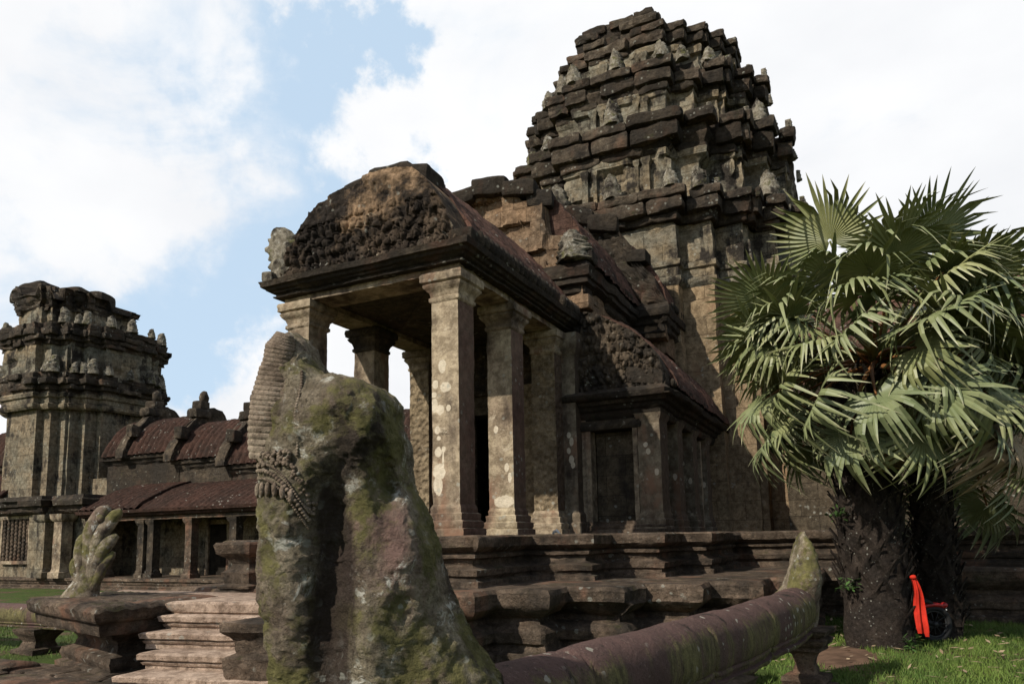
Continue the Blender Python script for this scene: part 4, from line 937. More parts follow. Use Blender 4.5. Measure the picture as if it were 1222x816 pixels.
wallbox('doordark', -37.0, -34.95, GY-.27, GY-.252, 1.2, 3.2, 303, par=wn_, name='panel', amp=0)  # dark sheet painting the shade behind the balusters
for q, (a, b, c, d) in enumerate(((-37.15, -37.0, 1.05, 3.28), (-34.95, -34.8, 1.05, 3.28), (-37.0, -34.95, 3.13, 3.28), (-37.0, -34.95, 1.05, 1.2))):
    wallbox('tan', a, b, GY-.42, GY-.24, c, d, 305+q, par=wn_, name='frame')
for q in range(7):
    z = np.linspace(1.2, 3.13, 60); mbn = tube(np.column_stack([np.full(60, -36.86+q*.3), np.full(60, GY-.34), z]), .075+.03*np.cos(z*17+q)**2, 10, caps=False)
    mbn.build('baluster', M['plinth'], wn_, 180)

# ---------------------------------------------------------------- terrace, stairs and slab at left front
T = thing('stone_terrace', 'low stone terrace with pink worn stairs behind the large carved serpent head', 'terrace', (-9, 8, 0))
sweep([(-12.2, 8.35), (-9.1, 8.35), (-9.0, 7.36), (-5.4, 7.99), (-5.4, 9.0), (-12.2, 9.0)], [(-.1, .0), (.3, .0), (.5, .03), (.84, .02), (.86, .05), (.97, .06), (1.0, .02), (1.002, -.3)], seg=.12, amp=.02, freq=2.5, dz=.05, seed=310, blk=(1.3, .3, .015)).build('platform', M['step'], T)
e10 = np.array([math.cos(rad(10)), math.sin(rad(10))]); n10 = np.array([-e10[1], e10[0]])
for k, (x, y, z1, z0) in enumerate([(-8.98, 7.16, .83, .60), (-8.88, 6.86, .64, .42), (-8.42, 6.44, .45, .23), (-8.25, 6.02, .26, .06), (-8.3, 5.6, .09, -.1)]):
    p0 = np.array([x, y]); p1 = p0+e10*(3.1-.12*k); pl = [tuple(p0), tuple(p1), tuple(p1+n10*1.5), tuple(p0+n10*1.5)]
    hh = z1-z0
    sweep(pl, [(z0, -.02), (z0+.3*hh, -.02), (z0+.33*hh, .0), (z0+.48*hh, .02), (z0+.52*hh, -.01), (z0+.6*hh, .0), (z0+.64*hh, .045), (z0+.92*hh, .055), (z1, .02), (z1+.001, -.2)], seg=.08, amp=.022, freq=3, dz=.02, seed=320+k, blk=(.8+.13*k, 2, .05), miss=.0).build('step', M['step'], T)
# slab that carries the small serpent heads, on a moulded base
S = thing('stone_slab', 'broad flat slab with fluted edge on a waisted base left of the stairs', 'slab', (-10.6, 7.4, 0))
mbn = sweep([(-11.86, 7.17), (-9.13, 6.35), (-9.22, 8.2), (-12.1, 8.6)], [(.62, -.02), (.66, .0), (.78, .02), (.80, .07), (.84, .1), (.95, .13), (1.0, .08), (1.015, -.02), (1.017, -.5)], seg=.05, amp=.02, freq=2.5, dz=.025, seed=330, bot=True)
V = mbn.v[0]; V[:, 2] += np.where(V[:, 2] > .85, .014*np.sin((V[:, 0]-V[:, 1])*22), 0); mbn.build('slab_top', M['plinth'], S)
sweep([(-11.3, 7.4), (-9.5, 6.85), (-9.4, 8.15), (-11.4, 8.4)], [(0, .18), (.08, .18), (.1, .08), (.2, .12), (.28, .1), (.31, -.05), (.4, -.08), (.48, -.04), (.52, .06), (.6, .1), (.64, .12)], seg=.08, amp=.03, freq=3, dz=.03, seed=331).build('base', M['plinth'], S)
# small pedestal on the terrace beside the big serpent
Pd = thing('stone_pedestal', 'small moulded stone pedestal on the terrace edge at the top of the stairs', 'pedestal', (-9.55, 9.3, 1.0))
sweep(rect(-9.85, -9.3, 9.05, 9.55), [(1.06, .08), (1.1, .09), (1.14, .0), (1.22, .02), (1.32, .04), (1.38, -.06), (1.46, -.10), (1.54, -.04), (1.6, .04), (1.64, .09), (1.78, .13), (1.82, .10), (1.823, -.2)], seg=.07, amp=.03, freq=3.5, dz=.025, seed=333).build('stone_pedestal_body', M['plinth'], Pd).name = 'body'
# right newel stones of the stairs, half hidden by the serpent
N2 = thing('stair_post', 'dark worn stone block closing the right side of the stairs', 'post', (-6.4, 6.6, 0))
sweep([(-6.72, 6.3), (-6.1, 6.4), (-6.25, 7.4), (-6.87, 7.3)], [(0, .1), (.2, .1), (.25, 0), (.4, .05), (.5, .08), (.55, -.02), (.7, 0), (.8, .09), (.9, .09), (.92, -.1)], seg=.08, amp=.04, freq=3.5, dz=.03, seed=335).build('body', M['plinth'], N2)
# low kerb at the left edge
K = tag(sweep(rect(-17.5, -11.2, 6.35, 6.75), [(-.1, .05), (.1, .05), (.14, .0), (.16, -.1)], seg=.12, amp=.03, dz=.03, seed=337, blk=(1.1, .3, .04)).build('stone_kerb', M['plinth']), 'low mossy line of kerb stones in the grass at far left', 'kerb')
# left rail
def rail_mesh(path, w, h, seed, amp=.012, n=90):
    path = np.array(path, float); t = np.linspace(0, len(path)-1, n)
    P = np.column_stack([np.interp(t, range(len(path)), path[:, k]) for k in range(path.shape[1])])
    q = [(-.40, -.5), (.40, -.5), (.44, -.47), (.44, -.42), (.36, -.40), (.36, -.36), (.42, -.34), (.43, -.30), (.40, -.27), (.45, -.22), (.49, -.08), (.5, .08), (.46, .24), (.36, .38), (.22, .46), (.08, .5), (-.08, .5), (-.22, .46), (-.36, .38), (-.46, .24), (-.5, .08), (-.49, -.08), (-.45, -.22), (-.40, -.27), (-.43, -.30), (-.42, -.34), (-.36, -.36), (-.36, -.40), (-.44, -.42), (-.44, -.47)]
    q = np.array(q); m_ = len(q); V = []
    for i in range(n):
        d = P[min(i+1, n-1), :2]-P[max(i-1, 0), :2]; d /= np.linalg.norm(d); s = np.array([d[1], -d[0]])
        ww = w if P.shape[1] < 4 else P[i, 3]; hh = h if P.shape[1] < 5 else P[i, 4]
        for a, b in q: V.append((P[i, 0]+s[0]*a*ww, P[i, 1]+s[1]*a*ww, P[i, 2]+b*hh))
    V = np.array(V); V += amp*np.stack([fbm(V*3+k*9, 4, seed+k) for k in range(3)], -1)
    F = [f[::-1] for f in gridfaces(n, m_, True)]; F.append(tuple(range(m_))); F.append(tuple(reversed(range((n-1)*m_, n*m_))))
    return MB().add(V, F)
LR = thing('stone_balustrade', 'dark round stone rail on low posts running left from under the slab', 'balustrade', (-14, 8, 0))
rail_mesh([(-11.8, 8.0, .62), (-22, 8.0, .62)], .36, .40, 340).build('rail', M['rail'], LR, 60)
for x in (-13.1, -16.3, -19.5):
    sweep(rect(x-.2, x+.2, 7.82, 8.18), [(0, .1), (.08, .1), (.1, .02), (.2, -.02), (.28, .03), (.34, .08), (.42, .1), (.43, 0)], seg=.06, amp=.02, dz=.03, freq=4, seed=341).build('post', M['plinth'], LR)
# small many-headed serpent on the slab
NL = thing('serpent_statue', 'small many-headed stone serpent covered in pale lichen on the flat slab', 'statue', (-11.15, 7.55, 1.0))
bx, by_, bz = -11.15, 7.55, 1.0
def lw(u, wq, z): return np.array([bx, by_, bz])+u*R0*1.0+wq*(-F0)+np.array([0, 0, z])
px = .0131
def P2(pts): return [lw((x-108)*px, wq, (706-y)*px) for x, y, wq in pts]
lobes = [([(106, 690, 0), (108, 665, .03), (108, 640, .04), (110, 620, .03), (118, 604, -.03), (124, 598, -.1)], [.10, .12, .12, .115, .11, .05]),
         ([(110, 692, .03), (115, 665, .08), (119, 640, .08), (128, 620, .04), (136, 606, -.02), (138, 600, -.06)], [.08, .10, .105, .11, .095, .04]),
         ([(111, 695, .05), (119, 672, .1), (124, 652, .1), (132, 640, .06), (139, 632, .0)], [.07, .09, .10, .10, .05]),
         ([(113, 698, .06), (122, 682, .1), (128, 668, .1), (134, 658, .06), (136, 652, .02)], [.06, .08, .085, .07, .03]),
         ([(103, 692, .02), (99, 670, .04), (97, 650, .04), (98, 635, .0), (99, 629, -.04)], [.07, .09, .10, .09, .04]),
         ([(100, 696, .02), (93, 680, .03), (89, 667, .02), (90, 657, -.02)], [.06, .075, .07, .04])]
mbn = MB()
tube(P2([(98, 712, 0), (101, 700, 0), (105, 688, 0), (107, 672, -.02), (111, 650, -.06), (116, 625, -.08)]), [.34, .27, .21, .20, .19, .1], 20, (.62, -F0), .03, 6, 350, mbn, sub=3)
mbn.build('body', M['naga'], NL, 180)
for k, (pt, r) in enumerate(lobes):
    tube(P2(pt), r, 14, (.8, -F0), .022, 11, 352+k, sub=4).build('head', M['naga'], NL, 180)
mbn = MB(); lump(mbn, lw((120-108)*px, .08, (706-612)*px), (.075, .06, .07), .2, 4); mbn.build('head', M['naga'], NL, 180)
# ---------------------------------------------------------------- foreground serpent balustrade
NB = thing('serpent_balustrade', 'huge mossy stone serpent hood in the foreground with long rail ending in upturned tail', 'balustrade', (-1.85, 2.44, 0))
O3 = np.array([0, 0, EYE])+3.0*FW
KP = 3.0/FPX
def npt(pxx, pyy, wq): return O3+(pxx-611)*KP*RT-(pyy-535.2)*KP*UV-F0*wq
tab = np.array([[402, 346, 356], [407, 341, 366], [415, 335, 374], [430, 329, 383], [444, 324, 389], [450, 322, 396], [455, 321, 425], [460, 320, 448], [466, 319, 462], [474, 318, 473], [486, 316, 479], [505, 313, 483], [522, 312, 489], [530, 311, 492], [545, 311, 493], [560, 311, 492], [580, 312, 496], [600, 312, 505], [640, 312, 522], [680, 312, 537], [710, 314, 546], [740, 317, 556], [770, 320, 571], [800, 323, 594], [830, 327, 612], [870, 332, 625], [950, 338, 630], [1060, 338, 632], [1190, 338, 632]])
def gs(a, m_, s): return np.exp(-((a-m_)/s)**2)
def front(pxx, pyy):
    """how far the worn front stands out (m) at a place of the carving"""
    pxx = np.asarray(pxx, float); pyy = np.asarray(pyy, float)
    L = np.interp(pyy, tab[:, 0], tab[:, 1]); R = np.interp(pyy, tab[:, 0], tab[:, 2])
    s = np.clip(2*(pxx-(L+R)/2)/(R-L), -1, 1)
    T = np.interp(pyy, [400, 440, 500, 600, 700, 816, 1000], [.07, .15, .24, .27, .29, .31, .32])
    q = T*np.sqrt(np.clip(1-np.abs(s)**2.4, 0, 1))
    dn = np.clip((pyy-535)/70, 0, 1)
    q = q-.12*dn*gs(pxx, 414-.04*(pyy-600), 25)*np.clip((900-pyy)/200, 0, 1)
    q = q+.03*gs(pxx, 345, 26)*np.clip((pyy-560)/60, 0, 1)
    q = q+.09*gs(pxx, 462, 24)*gs(pyy, 515, 38)+.06*gs(pxx, 425, 25)*gs(pyy, 490, 30)
    q = q-.10*gs(pxx, 470, 14)*gs(pyy, 575, 34)-.07*gs(pxx, 395, 10)*np.clip((470-pyy)/20, 0, 1)
    q = q+.05*gs(pxx, 500, 22)*gs(pyy, 650, 50)+.05*gs(pxx, 465, 18)*gs(pyy, 760, 60)
    return q*np.clip((1-np.abs(s))*8, 0, 1)+0*s
ys = np.concatenate([np.linspace(402, 830, 300), np.linspace(840, 1190, 40)]); nth = 220
V = []
for y in ys:
    L = np.interp(y, tab[:, 0], tab[:, 1]); R = np.interp(y, tab[:, 0], tab[:, 2])
    th = np.linspace(0, 2*math.pi, nth, endpoint=False)
    c = np.cos(th); px_ = (L+R)/2+(R-L)/2*np.sign(c)*np.abs(c)**.8
    T = np.interp(y, [400, 440, 500, 600, 700, 816, 1000], [.07, .15, .24, .27, .29, .31, .32])
    wf = front(px_, np.full(nth, y)); wb = -T*np.sqrt(np.clip(1-np.abs(2*(px_-(L+R)/2)/(R-L))**2.4, 0, 1))
    wq = np.where(np.sin(th) >= 0, wf, wb)
    V.append(O3[None]+((px_-611)*KP)[:, None]*RT-((y-535.2)*KP)*UV-wq[:, None]*F0)
V = np.array(V).reshape(-1, 3)
nz_ = np.stack([fbm(V*4.2+k*13, 5, 400+k) for k in range(3)], -1)
fine = np.stack([fbm(V*19+k*7, 3, 420+k) for k in range(3)], -1)
rdg = np.abs(np.stack([fbm(V*7+k*5, 4, 440+k) for k in range(3)], -1)); micro = np.stack([fbm(V*55+k*3, 3, 460+k) for k in range(3)], -1)
V = V+.024*nz_+.012*fine-.020*(rdg-.15)+.007*micro
F = gridfaces(len(ys), nth, True); F.append(tuple(reversed(range(nth)))); 
F = [f[::-1] for f in F]
hood = MB().add(V, F).build('hood', M['hood'], NB, 180)
# ringed conical crown carved on the front of the hood
cp = [(351, 408), (346, 424), (342, 450), (339, 480), (337, 510), (336, 550)]
rp = [8, 18, 22, 25, 27, 27]
mbn = MB(); q = np.linspace(0, 5, 420); path = []; rr = []
for t in q:
    x = np.interp(t, range(6), [a for a, b in cp]); y = np.interp(t, range(6), [b for a, b in cp]); r = np.interp(t, range(6), rp)*KP
    path.append(npt(x, y, .125-.006*t)); rr.append(r*(1+.055*(np.abs(math.sin(t*math.pi*5.4))**.6-.5)))
tube(path, rr, 72, (.85, -F0), .022, 6, 430, mbn)
mbn.build('crown', M['nagacarve'], NB, 180)
mbb = MB()
def bead(x, y, r, k=0, e=.012): lump(mbb, npt(x, y, float(front(x, y))+e), (r, r, r), .12, k)
for row, (dy, r) in enumerate(((0, .0105), (9, .006), (-8, .006))):
    arc = [(311, 570), (322, 566), (336, 567), (350, 573), (362, 583), (372, 596), (382, 612), (388, 622)]
    n = 26 if row == 0 else 44
    for i in range(n):
        t = i/(n-1)*7; bead(np.interp(t, range(8), [a for a, b in arc]), np.interp(t, range(8), [b for a, b in arc])+dy, r*.85, i, .015)
mbb.build('bead_band', M['nagacarve'], NB, 180); mbb = MB()
for i in range(30): bead(375+1.5*math.sin(i*.3), 455+i*3.3, .0065, i, .006)
mbb.build('bead_band', M['nagacarve'], NB, 180)
mbb = MB()
for i in range(7):
    x = 314+i*9.5; y = 588+.9*max(0, i-3)**2.0
    for (sx, k) in ((.0115, 0),): lump(mbb, npt(x, y, float(front(x, y))+.014), (sx, .014, .030), .1, i, YAW)
mbb.build('carved_petals', M['nagacarve'], NB, 180); mbb = MB()
rr_ = random.Random(4)
for i in range(90):
    x = rr_.uniform(312, 368); y = rr_.uniform(546, 562); lump(mbb, npt(x, y, float(front(x, y))+.012), (.008, .010, .008), .2, i)
for i in range(40):
    t = rr_.random(); x = 368+26*t+rr_.uniform(-5, 5); y = 560+55*t+rr_.uniform(-6, 6); lump(mbb, npt(x, y, float(front(x, y))+.006), (.008, .009, .008), .3, i)
mbb.build('carved_collar', M['nagacarve'], NB, 180)
# rail
path = [(-1.80, 2.9, .945, .40, .50), (-1.66, 3.7, .925, .40, .50), (-1.42, 5.1, .91, .42, .52), (-1.18, 6.7, .89, .44, .53), (-.97, 8.3, .88, .46, .54), (-.86, 9.25, .91, .46, .52)]
rm = rail_mesh(path, .44, .5, 440, .02, 260)
V = rm.v[0]                                             # joints between the rail stones, chips along them
for yj in (3.95, 5.75, 7.35, 8.75):
    g_ = np.exp(-((V[:, 1]-yj-.04*fbm(V*4, 2, 7))/.018)**2)+.5*np.exp(-((V[:, 1]-yj)/.06)**2)*np.clip(fbm(V*9, 3, 9), 0, 1)
    V[:, 2] -= .035*g_*np.sign(V[:, 2]-.9); V[:, 0] -= .02*g_*np.sign(V[:, 0]-np.interp(V[:, 1], [2.9, 9.25], [-1.8, -.86]))
rm.build('rail', M['rail'], NB, 60)
# upturned tail at the far end
Ot = np.array([0, 0, EYE])+8.75*FW; KT = 8.75/FPX
tt = np.array([[634, 956, 959], [640, 953, 962], [650, 951, 966], [662, 948, 970], [678, 944, 973], [692, 940, 974], [702, 935, 974], [712, 926, 974], [725, 915, 974], [745, 905, 973], [764, 900, 971]])
ys = np.linspace(634, 764, 110); V = []; nth = 60
for y in ys:
    L = np.interp(y, tt[:, 0], tt[:, 1]); R = np.interp(y, tt[:, 0], tt[:, 2]); th = np.linspace(0, 2*math.pi, nth, endpoint=False)
    T = np.interp(y, [634, 650, 690, 720, 764], [.05, .2, .34, .28, .24]); c = np.cos(th)
    x = (L+R)/2+(R-L)/2*np.sign(c)*np.abs(c)**.8; wq = T*np.sign(np.sin(th))*np.abs(np.sin(th))**.8
    V.append(Ot[None]+((x-611)*KT)[:, None]*RT-((y-535.2)*KT)*UV-wq[:, None]*F0)
V = np.array(V).reshape(-1, 3)
ph = V[:, 2]*42; V = V+.02*np.stack([fbm(V*5+k*3, 4, 450+k) for k in range(3)], -1)+(.007*np.sin(ph+3*np.sin(V[:, 0]*24))*np.sin(V[:, 0]*55))[:, None]*RT
F = [f[::-1] for f in gridfaces(len(ys), nth, True)]; F.append(tuple(range(nth))); F.append(tuple(reversed(range((len(ys)-1)*nth, len(ys)*nth))))
MB().add(V, F).build('tail', M['naga'], NB, 180)
def rpost(x, y, ztop, s, sd):
    a = .165; h = ztop
    c, sn = math.cos(a), math.sin(a)
    pl = [(x+(u*c+v*sn)*s, y+(-u*sn+v*c)*s) for u, v in ((-.5, -.5), (.5, -.5), (.5, .5), (-.5, .5))]
    sweep(pl, [(-.05, .10), (.06*h, .10), (.09*h, .03), (.15*h, .06), (.22*h, .05), (.26*h, -.05), (.42*h, -.08), (.58*h, -.05), (.64*h, .03), (.70*h, .02), (.74*h, .07), (.82*h, .09), (.86*h, .04), (.90*h, .10), (.98*h, .12), (h, .06)], seg=.045, amp=.018, dz=.02, freq=6, seed=sd).build('post', M['plinth'], NB)
rpost(-.80, 9.4, .70, .36, 460); rpost(-1.28, 6.1, .66, .4, 462); rpost(-1.72, 3.4, .70, .46, 463)

# ---------------------------------------------------------------- loose stones and small things
mbn = MB(); rock(mbn, (-1.95, 9.0, .42), (.55, .26, .17), 1.0, .04, 12)
o = mbn.build('stone_block', M['step'], None, 50); tag(o, 'pinkish fallen stone block lying behind the foreground rail below the plinth', 'stone')
mbn = MB()
for k, (x, y, s) in enumerate([(-1.95, 9.0, .26)]): rock(mbn, (x, y, .12), (.62, .34, .16), 1.0, .04, 13)
tag(mbn.build('stone_block', M['plinth'], None, 50), 'dark stone block on the ground under the pinkish block', 'stone')
mbn = MB()
g = np.linspace(-1, 1, 9); A, B = np.meshgrid(g, g); Zs = .05*(1-np.abs(A))*(1.2+np.sin(B*4))+.03*fbm(np.stack([A*2, B*2, A*0], -1), 3, 3)+.01
mbn.add(np.stack([-5.93+.07*A, 14.2+.07*B, 1.87+Zs], -1), gridfaces(9, 9))
tag(mbn.build('paper_scrap', M['white'], None, 60), 'small crumpled white scrap lying at the foot of the carved third pillar', 'litter')

# ---------------------------------------------------------------- palm trees
def frond_mesh(name, mat, pet, R=1.0, Lp=1.5, droop=.35, spread=150, n=46, cup=.25, bend=.25, seed=0, stiff=.5, shag=0.0):
    r_ = random.Random(seed); V = []; F = []; tip = []
    def add(v, t): V.append(v); tip.append(t); return len(V)-1
    hub = np.array([Lp*math.cos(bend*.6), 0, -Lp*bend*.45]); ax = np.array([math.cos(bend), 0, -math.sin(bend)]); nz2 = np.array([math.sin(bend), 0, math.cos(bend)])
    Fm = []
    st = [.03, .2, .42, .56, .72, .88, 1.0]
    for i in range(n):
        a = rad(-spread+2*spread*(i+.5)/n); da = rad(spread/n)
        rl = R*(1-.22*(abs(a)/rad(spread))**2)*r_.uniform(.90, 1.06)
        dr = droop*r_.uniform(.3, 1.7)+(r_.random() < shag)*r_.uniform(.6, 1.3); sd = r_.uniform(-.04, .04); kink = r_.uniform(.5, .75) if r_.random() < .35+shag else 2
        prev = None
        for k, s in enumerate(st):
            rr = rl*s; wd = min(1, 1.0 if s <= .56 else (1-s)/.44*.98+.02)
            aa = a+sd*max(0, s-.5)
            tt_ = max(0, s-.35)
            fall = dr*rl*tt_**2*1.3 + (max(0, s-kink)*rl*.9 if kink < 1 else 0)
            back = fall*.35
            z = cup*rr*rr/R*(abs(a)/2.0) - fall
            rr2 = rr-back
            row = []
            for e in (-1, 0, 1):
                b = aa+e*da*wd
                zz = z+(.035*R*min(s, .56)*wd if e == 0 else 0)
                p = hub+ax*(rr2*math.cos(b))+np.array([0, 1, 0])*(rr2*math.sin(b))+nz2*zz
                row.append(add(p, s))
            if prev:
                F.append((prev[0], prev[1], row[1], row[0])); F.append((prev[1], prev[2], row[2], row[1]))
            prev = row
    # the stalk
    sV = []; ns = 8
    for k in range(7):
        t = k/6; c = np.array([hub[0]*t, 0, hub[2]*t*t]); w2 = .035*(1-t)+.016; w3 = .018*(1-t)+.012
        for j in range(ns):
            q = 2*math.pi*j/ns; sV.append(c+np.array([0, w2*math.cos(q), w3*math.sin(q)]))
    o0 = len(V)
    for p in sV: add(p, 0)
    nf = len(F)
    for f in gridfaces(7, ns, True, o0): F.append(f)
    me = bpy.data.meshes.new(name); me.from_pydata([tuple(map(float, v)) for v in V], [], F); me.update()
    me.materials.append(mat); me.materials.append(pet)
    mi_ = [0]*nf+[1]*(len(F)-nf); me.polygons.foreach_set('material_index', mi_)
    at = me.attributes.new('tipness', 'FLOAT', 'POINT'); at.data.foreach_set('value', tip)
    me.polygons.foreach_set('use_smooth', [False]*nf+[True]*(len(F)-nf))
    return me
FR = {'up': [frond_mesh('palm_frond', M['leaf'], M['petiole'], 1.06, 1.95, .12, 140, 40, .12, .22, i) for i in range(3)],
      'mid': [frond_mesh('palm_frond', M['leaf'], M['petiole_o' if i == 1 else 'petiole'], .96, 1.65, .15, 145, 36, .10, .38, 10+i, shag=.25) for i in range(4)],
      'low': [frond_mesh('palm_frond', M['leaf'], M['petiole_o'], .95, 1.75, .30, 140, 34, .0, .62, 20+i, shag=.35) for i in range(4)],
      'dead': [frond_mesh('dry_frond', M['dead'], M['petiole_o'], .8, 1.25, 1.1, 110, 34, -.5, 1.1, 30+i, shag=.7) for i in range(3)],
      'straw': [frond_mesh('dry_frond', M['dead'], M['petiole_o'], .85, 1.9, .5, 95, 18, -.15, .7, 40+i, shag=.9) for i in range(2)]}
def palm(root, base, top, lean, specs, seed):
    r_ = random.Random(seed)
    for k, (kind, az, el, roll, s) in enumerate(specs):
        me = FR[kind][r_.randrange(len(FR[kind]))]
        o = bpy.data.objects.new(me.name, me); C.objects.link(o); o.parent = root
        p = np.array(top)+np.array([math.cos(az)*.12, math.sin(az)*.12, -.25*max(0, -el)+r_.uniform(-.1, .1)]); o.location = tuple(p-tot(root))
        q = Matrix.Rotation(az, 4, 'Z') @ Matrix.Rotation(-el, 4, 'Y') @ Matrix.Rotation(roll, 4, 'X')
        o.rotation_euler = q.to_euler(); o.scale = (s, s, s)
def trunk_mesh(c, r0, r1, z0, z1, n, seed, bare=None):
    mb = MB(); zz = np.linspace(z0-.1, z1, 40)
    tube([(c[0], c[1], z) for z in zz], np.interp(zz, [z0, z0+.5, z1], [r0*1.05, r0, r1])*.86, 28, None, .05, 3, seed, mb)
    r_ = random.Random(seed); k = 0
    for i in range(n):                                  # persistent split leaf bases, in crossing spirals
        t = i/n; z = z0+.15+(z1-z0-.2)*t; az = i*2.399963; r = np.interp(z, [z0, z0+.5, z1], [r0, r0, r1])*.86
        if bare and bare(az % 6.283, z): continue
        ca, sa = math.cos(az), math.sin(az); tan = np.array([-sa, ca, 0]); out = np.array([ca, sa, 0]); base = np.array([c[0], c[1], z])+out*(r-.03)
        for sgn in (-1, 1):
            ln = r_.uniform(.26, .42); V = []
            for q in range(5):
                f = q/4; cen = base+tan*sgn*(.16-.14*f)+out*(.02+.16*f**1.5)+np.array([0, 0, ln*f]); wd = .065*(1-f)+.016; th = .018
                V += [cen-tan*wd, cen+out*th, cen+tan*wd, cen-out*th*.6]
            V = np.array(V)+.012*fbm(np.array(V)*9, 2, seed)[:, None]
            mb.add(V, [f[::-1] for f in gridfaces(5, 4, True)]+[(16, 17, 18, 19)])
    return mb
PC = (-.02, 13.15)
P1_ = thing('palm_tree', 'bushy fan palm with thick scaly trunk and red cloth hung on it', 'palm tree', (PC[0], PC[1], 0))
toC = math.atan2(-PC[1], -PC[0])
trunk_mesh(PC, .56, .46, 0, 4.3, 150, 500, lambda a, z: z < .75 and math.cos(a-(toC+.5*-1)) > .1).build('trunk', M['boot'], P1_, 40)
topc = (.28, 13.1, 4.55)
right = math.atan2(R0[1], R0[0]); sp = []
# fans that read singly in the crown: (kind, azimuth from the camera's right, elevation, roll, size)
for kind, az, el, roll, s in [('up', 200, 74, .3, 1.05), ('up', -60, 66, -.2, 1.0), ('up', 265, 62, 0, .92), ('up', 60, 70, .2, 1.0), ('up', 20, 56, .3, 1.0), ('up', 172, 40, .7, 1.0), ('up', -25, 46, -.3, .95), ('up', 130, 55, -.2, 1.0), ('mid', 215, 55, .2, 1), ('mid', -75, 50, .1, 1), ('mid', -100, 62, .1, 1), ('mid', 245, 48, -.2, 1), ('mid', -40, 55, -.2, 1), ('mid', 180, 50, .3, 1), ('mid', 0, 52, -.3, 1), ('mid', 30, 48, .3, 1),
                              ('mid', 190, 30, .5, 1.0), ('mid', 235, 34, .2, 1.0), ('mid', -55, 30, 0, 1.0), ('mid', -15, 28, -.3, 1.0), ('mid', 5, 38, -.4, 1.0), ('mid', 150, 30, .3, 1.0), ('mid', 100, 35, 0, 1.0), ('mid', 50, 32, 0, 1.0)]:
    sp.append((kind, right+rad(az), rad(el), roll, s))
r_ = random.Random(12)
for i in range(58):
    az = i*2.399963+.4; el = 42-i*1.2+r_.uniform(-9, 9); kind = 'mid' if el > 4 else 'low'
    sp.append((kind, az, rad(el), r_.uniform(-1.0, 1.0), r_.uniform(.9, 1.08)))
for i in range(16): sp.append(('dead', right+rad([-150, -120, -165, 170, -20, 10, -80, 120, 60, -138, -100, -175, -50, 190, -60, 150][i]), rad(r_.uniform(-62, -28)), r_.uniform(-.6, .6), r_.uniform(.85, 1.1)))
sp += [('straw', right+rad(-60), rad(-22), .2, 1.12), ('straw', right+rad(-44), rad(-20), -.3, 1.05)]
palm(P1_, PC, topc, 0, sp, 3)
P2c = (.95, 14.4)
P2_ = thing('palm_tree', 'darker second fan palm standing behind the thick trunk with the red cloth', 'palm tree', (P2c[0], P2c[1], 0))
trunk_mesh(P2c, .32, .29, 0, 3.4, 90, 520).build('trunk', M['boot'], P2_, 40)
sp = []
for i in range(26):
    az = i*2.399963; el = 50-i*3.4+r_.uniform(-6, 6)
    if el < 18 and math.cos(az+math.pi/2) > -.2: continue
    sp.append(('up' if el > 35 else 'mid' if el > 0 else 'low', az, rad(el), r_.uniform(-.5, .5), r_.uniform(.9, 1.05)))
palm(P2_, P2c, (1.3, 14.3, 3.7), 0, sp, 5)
# red cloth hanging on the trunk
mb = MB(); n = 26; V = []
for i in range(n):
    t = i/(n-1); wd = .042+.055*t**.8*(1 if t < .93 else .8)
    for j in range(13):
        s = j/12*2-1; x = .02+.13*t+.02*math.sin(t*5)+s*wd; yy = .018*math.cos(s*5+t*3)*(.4+t)+.012*math.sin(s*11+t*6)+.015*math.sin(t*9)
        z = 1.10-.84*t-(.05*(s > .2) if t > .9 else 0)
        V.append(np.array([.47, 12.80, z])+R0*x-F0*(yy+.06-.05*t))
mb.add(V, gridfaces(n, 13)); F2 = len(V)
mb.add(np.array(V)+F0*.006, [f[::-1] for f in gridfaces(n, 13)])
lump(mb, np.array([.49, 12.80, 1.10])-F0*.05, (.05, .04, .035), .25, 3)
tag(mb.build('red_cloth', M['cloth'], None, 180), 'orange red strip of cloth hanging down the side of the palm trunk', 'cloth')
# motorbike parked behind the trunks
B = thing('motorbike', 'dark motorbike with red tail parked in the shade behind the palm trunk', 'motorbike', (.55, 13.5, 0))
fw = R0*1.0
def bp(a, h, s=0): return np.array([.50, 13.7, 0])+R0*a+F0*(s+.10*a)+np.array([0, 0, h])
def wheel(a):
    wq = thing('wheel', None, None); wq.parent = B; l = tot(B); p = bp(a, .29); wq.location = tuple(p-l)
    th = np.linspace(0, 2*math.pi, 33)[:-1]
    for nm, R_, r2, mt in (('tyre', .255, .045, 'black'), ('rim', .205, .016, 'dark_metal')):
        V = []
        for t in th:
            for q in np.linspace(0, 2*math.pi, 11)[:-1]:
                rr = R_+r2*math.cos(q); V.append(p+R0*rr*math.cos(t)+F0*(.10*rr*math.cos(t)+r2*math.sin(q))+np.array([0, 0, rr*math.sin(t)]))
        F = [f for f in gridfaces(32, 10, True)]; F += [(31*10+c, 31*10+(c+1) % 10, (c+1) % 10, c) for c in range(10)]
        MB().add(V, F).build(nm, M[mt], wq, 180)
    mb = MB()
    for t in th[::3]: tube([p, p+R0*.2*math.cos(t)+np.array([0, 0, .2*math.sin(t)])], [.006, .006], 5, mb=mb)
    tube([p-F0*.05, p+F0*.05], [.04, .04], 10, mb=mb)
    mb.build('spokes', M['dark_metal'], wq, 180)
wheel(.36); wheel(-.84)
mb = MB(); tube([bp(-.05, .55), bp(-.2, .5), bp(-.45, .38), bp(-.6, .52), bp(-.68, .72)], [.06, .085, .06, .045, .035], 12, (1.1, UP), mb=mb, sub=4); tube([bp(.36, .29), bp(.1, .34), bp(-.3, .3)], [.03, .05, .07], 10, mb=mb, sub=3)
mb.build('frame', M['black'], B, 180)
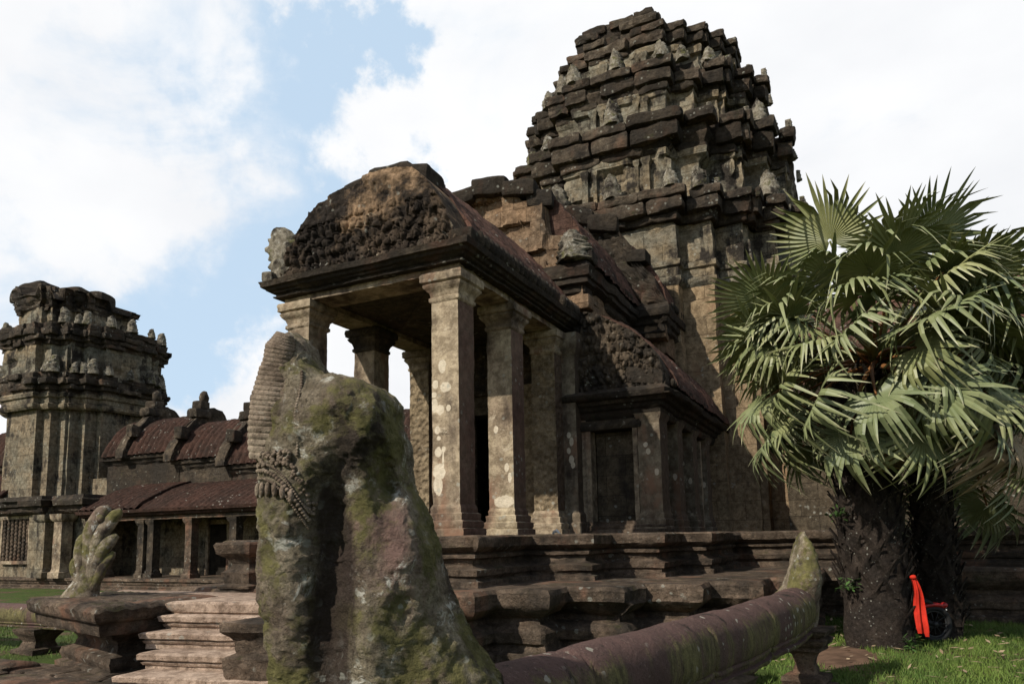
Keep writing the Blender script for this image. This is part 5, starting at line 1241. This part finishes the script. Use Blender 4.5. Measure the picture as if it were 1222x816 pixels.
mb = MB(); tube([bp(.36, .60), bp(.2, .66), bp(-.05, .66), bp(-.25, .62), bp(-.4, .56)], [.05, .10, .12, .11, .05], 14, (.5, UP), mb=mb, sub=4); mb.build('seat', M['black'], B, 180)
mb = MB(); tube([bp(.15, .57), bp(.34, .60), bp(.48, .58), bp(.55, .54)], [.06, .07, .055, .02], 14, (.6, UP), mb=mb, sub=4); mb.build('tail_fairing', M['red'], B, 180)
mb = MB(); lump(mb, bp(.55, .585), (.06, .05, .05), .05, 1); mb.build('tail_lamp', M['red'], B, 180)
mb = MB(); lump(mb, bp(.585, .52), (.02, .035, .03), .02, 1); mb.build('reflector', M['white'], B, 180)
mb = MB(); tube([bp(-.62, .95, -.3), bp(-.68, .98, -.1), bp(-.70, .95, 0), bp(-.68, .98, .1), bp(-.62, .95, .3)], [.015]*5, 8, mb=mb, sub=3); tube([bp(-.84, .29, .07), bp(-.66, .95, .07)], [.022, .022], 8, mb=mb); tube([bp(-.84, .29, -.07), bp(-.66, .95, -.07)], [.022, .022], 8, mb=mb)
mb.build('handlebar', M['chrome'], B, 180)
mb = MB(); tube([bp(.02, .12, .14), bp(.3, .22, .14), bp(.55, .28, .14)], [.03, .045, .04], 10, mb=mb); mb.build('exhaust', M['chrome'], B, 180)
# weeds on the trunk
def weed(x, y, z, s, sd, label):
    r_ = random.Random(sd); mb = MB()
    for i in range(46):
        a = r_.uniform(0, 6.28); e = r_.uniform(-.6, 1.0); L_ = r_.uniform(.2, 1)*s; d = np.array([math.cos(a)*math.cos(e), math.sin(a)*math.cos(e), math.sin(e)])
        c = np.array([x, y, z])+d*L_; u = np.array([r_.uniform(-1, 1), r_.uniform(-1, 1), r_.uniform(-.6, .3)]); u /= np.linalg.norm(u); v = np.cross(u, [0, 0, 1.0]); v /= np.linalg.norm(v)+1e-6; q = r_.uniform(.035, .06)
        mb.add([c-u*q, c-v*q*.6, c+u*q*1.2, c+v*q*.6], [(0, 1, 2, 3)])
    for i in range(8):
        a = r_.uniform(0, 6.28); e = r_.uniform(-.2, 1.0); d = np.array([math.cos(a)*math.cos(e), math.sin(a)*math.cos(e), math.sin(e)]); tube([np.array([x, y, z]), np.array([x, y, z])+d*s*.8], [.006, .003], 5, mb=mb)
    tag(mb.build('weed', M['weed'], None, 0), label, 'weed')
weed(-.40, 12.68, .95, .24, 1, 'leafy green weed sprouting low on the scaly palm trunk')
weed(-.45, 12.70, 2.05, .2, 2, 'small green weed clinging high on the palm trunk under the fronds')
weed(.42, 12.60, .12, .2, 3, 'tuft of green weed on the ground at the foot of the palm trunk')
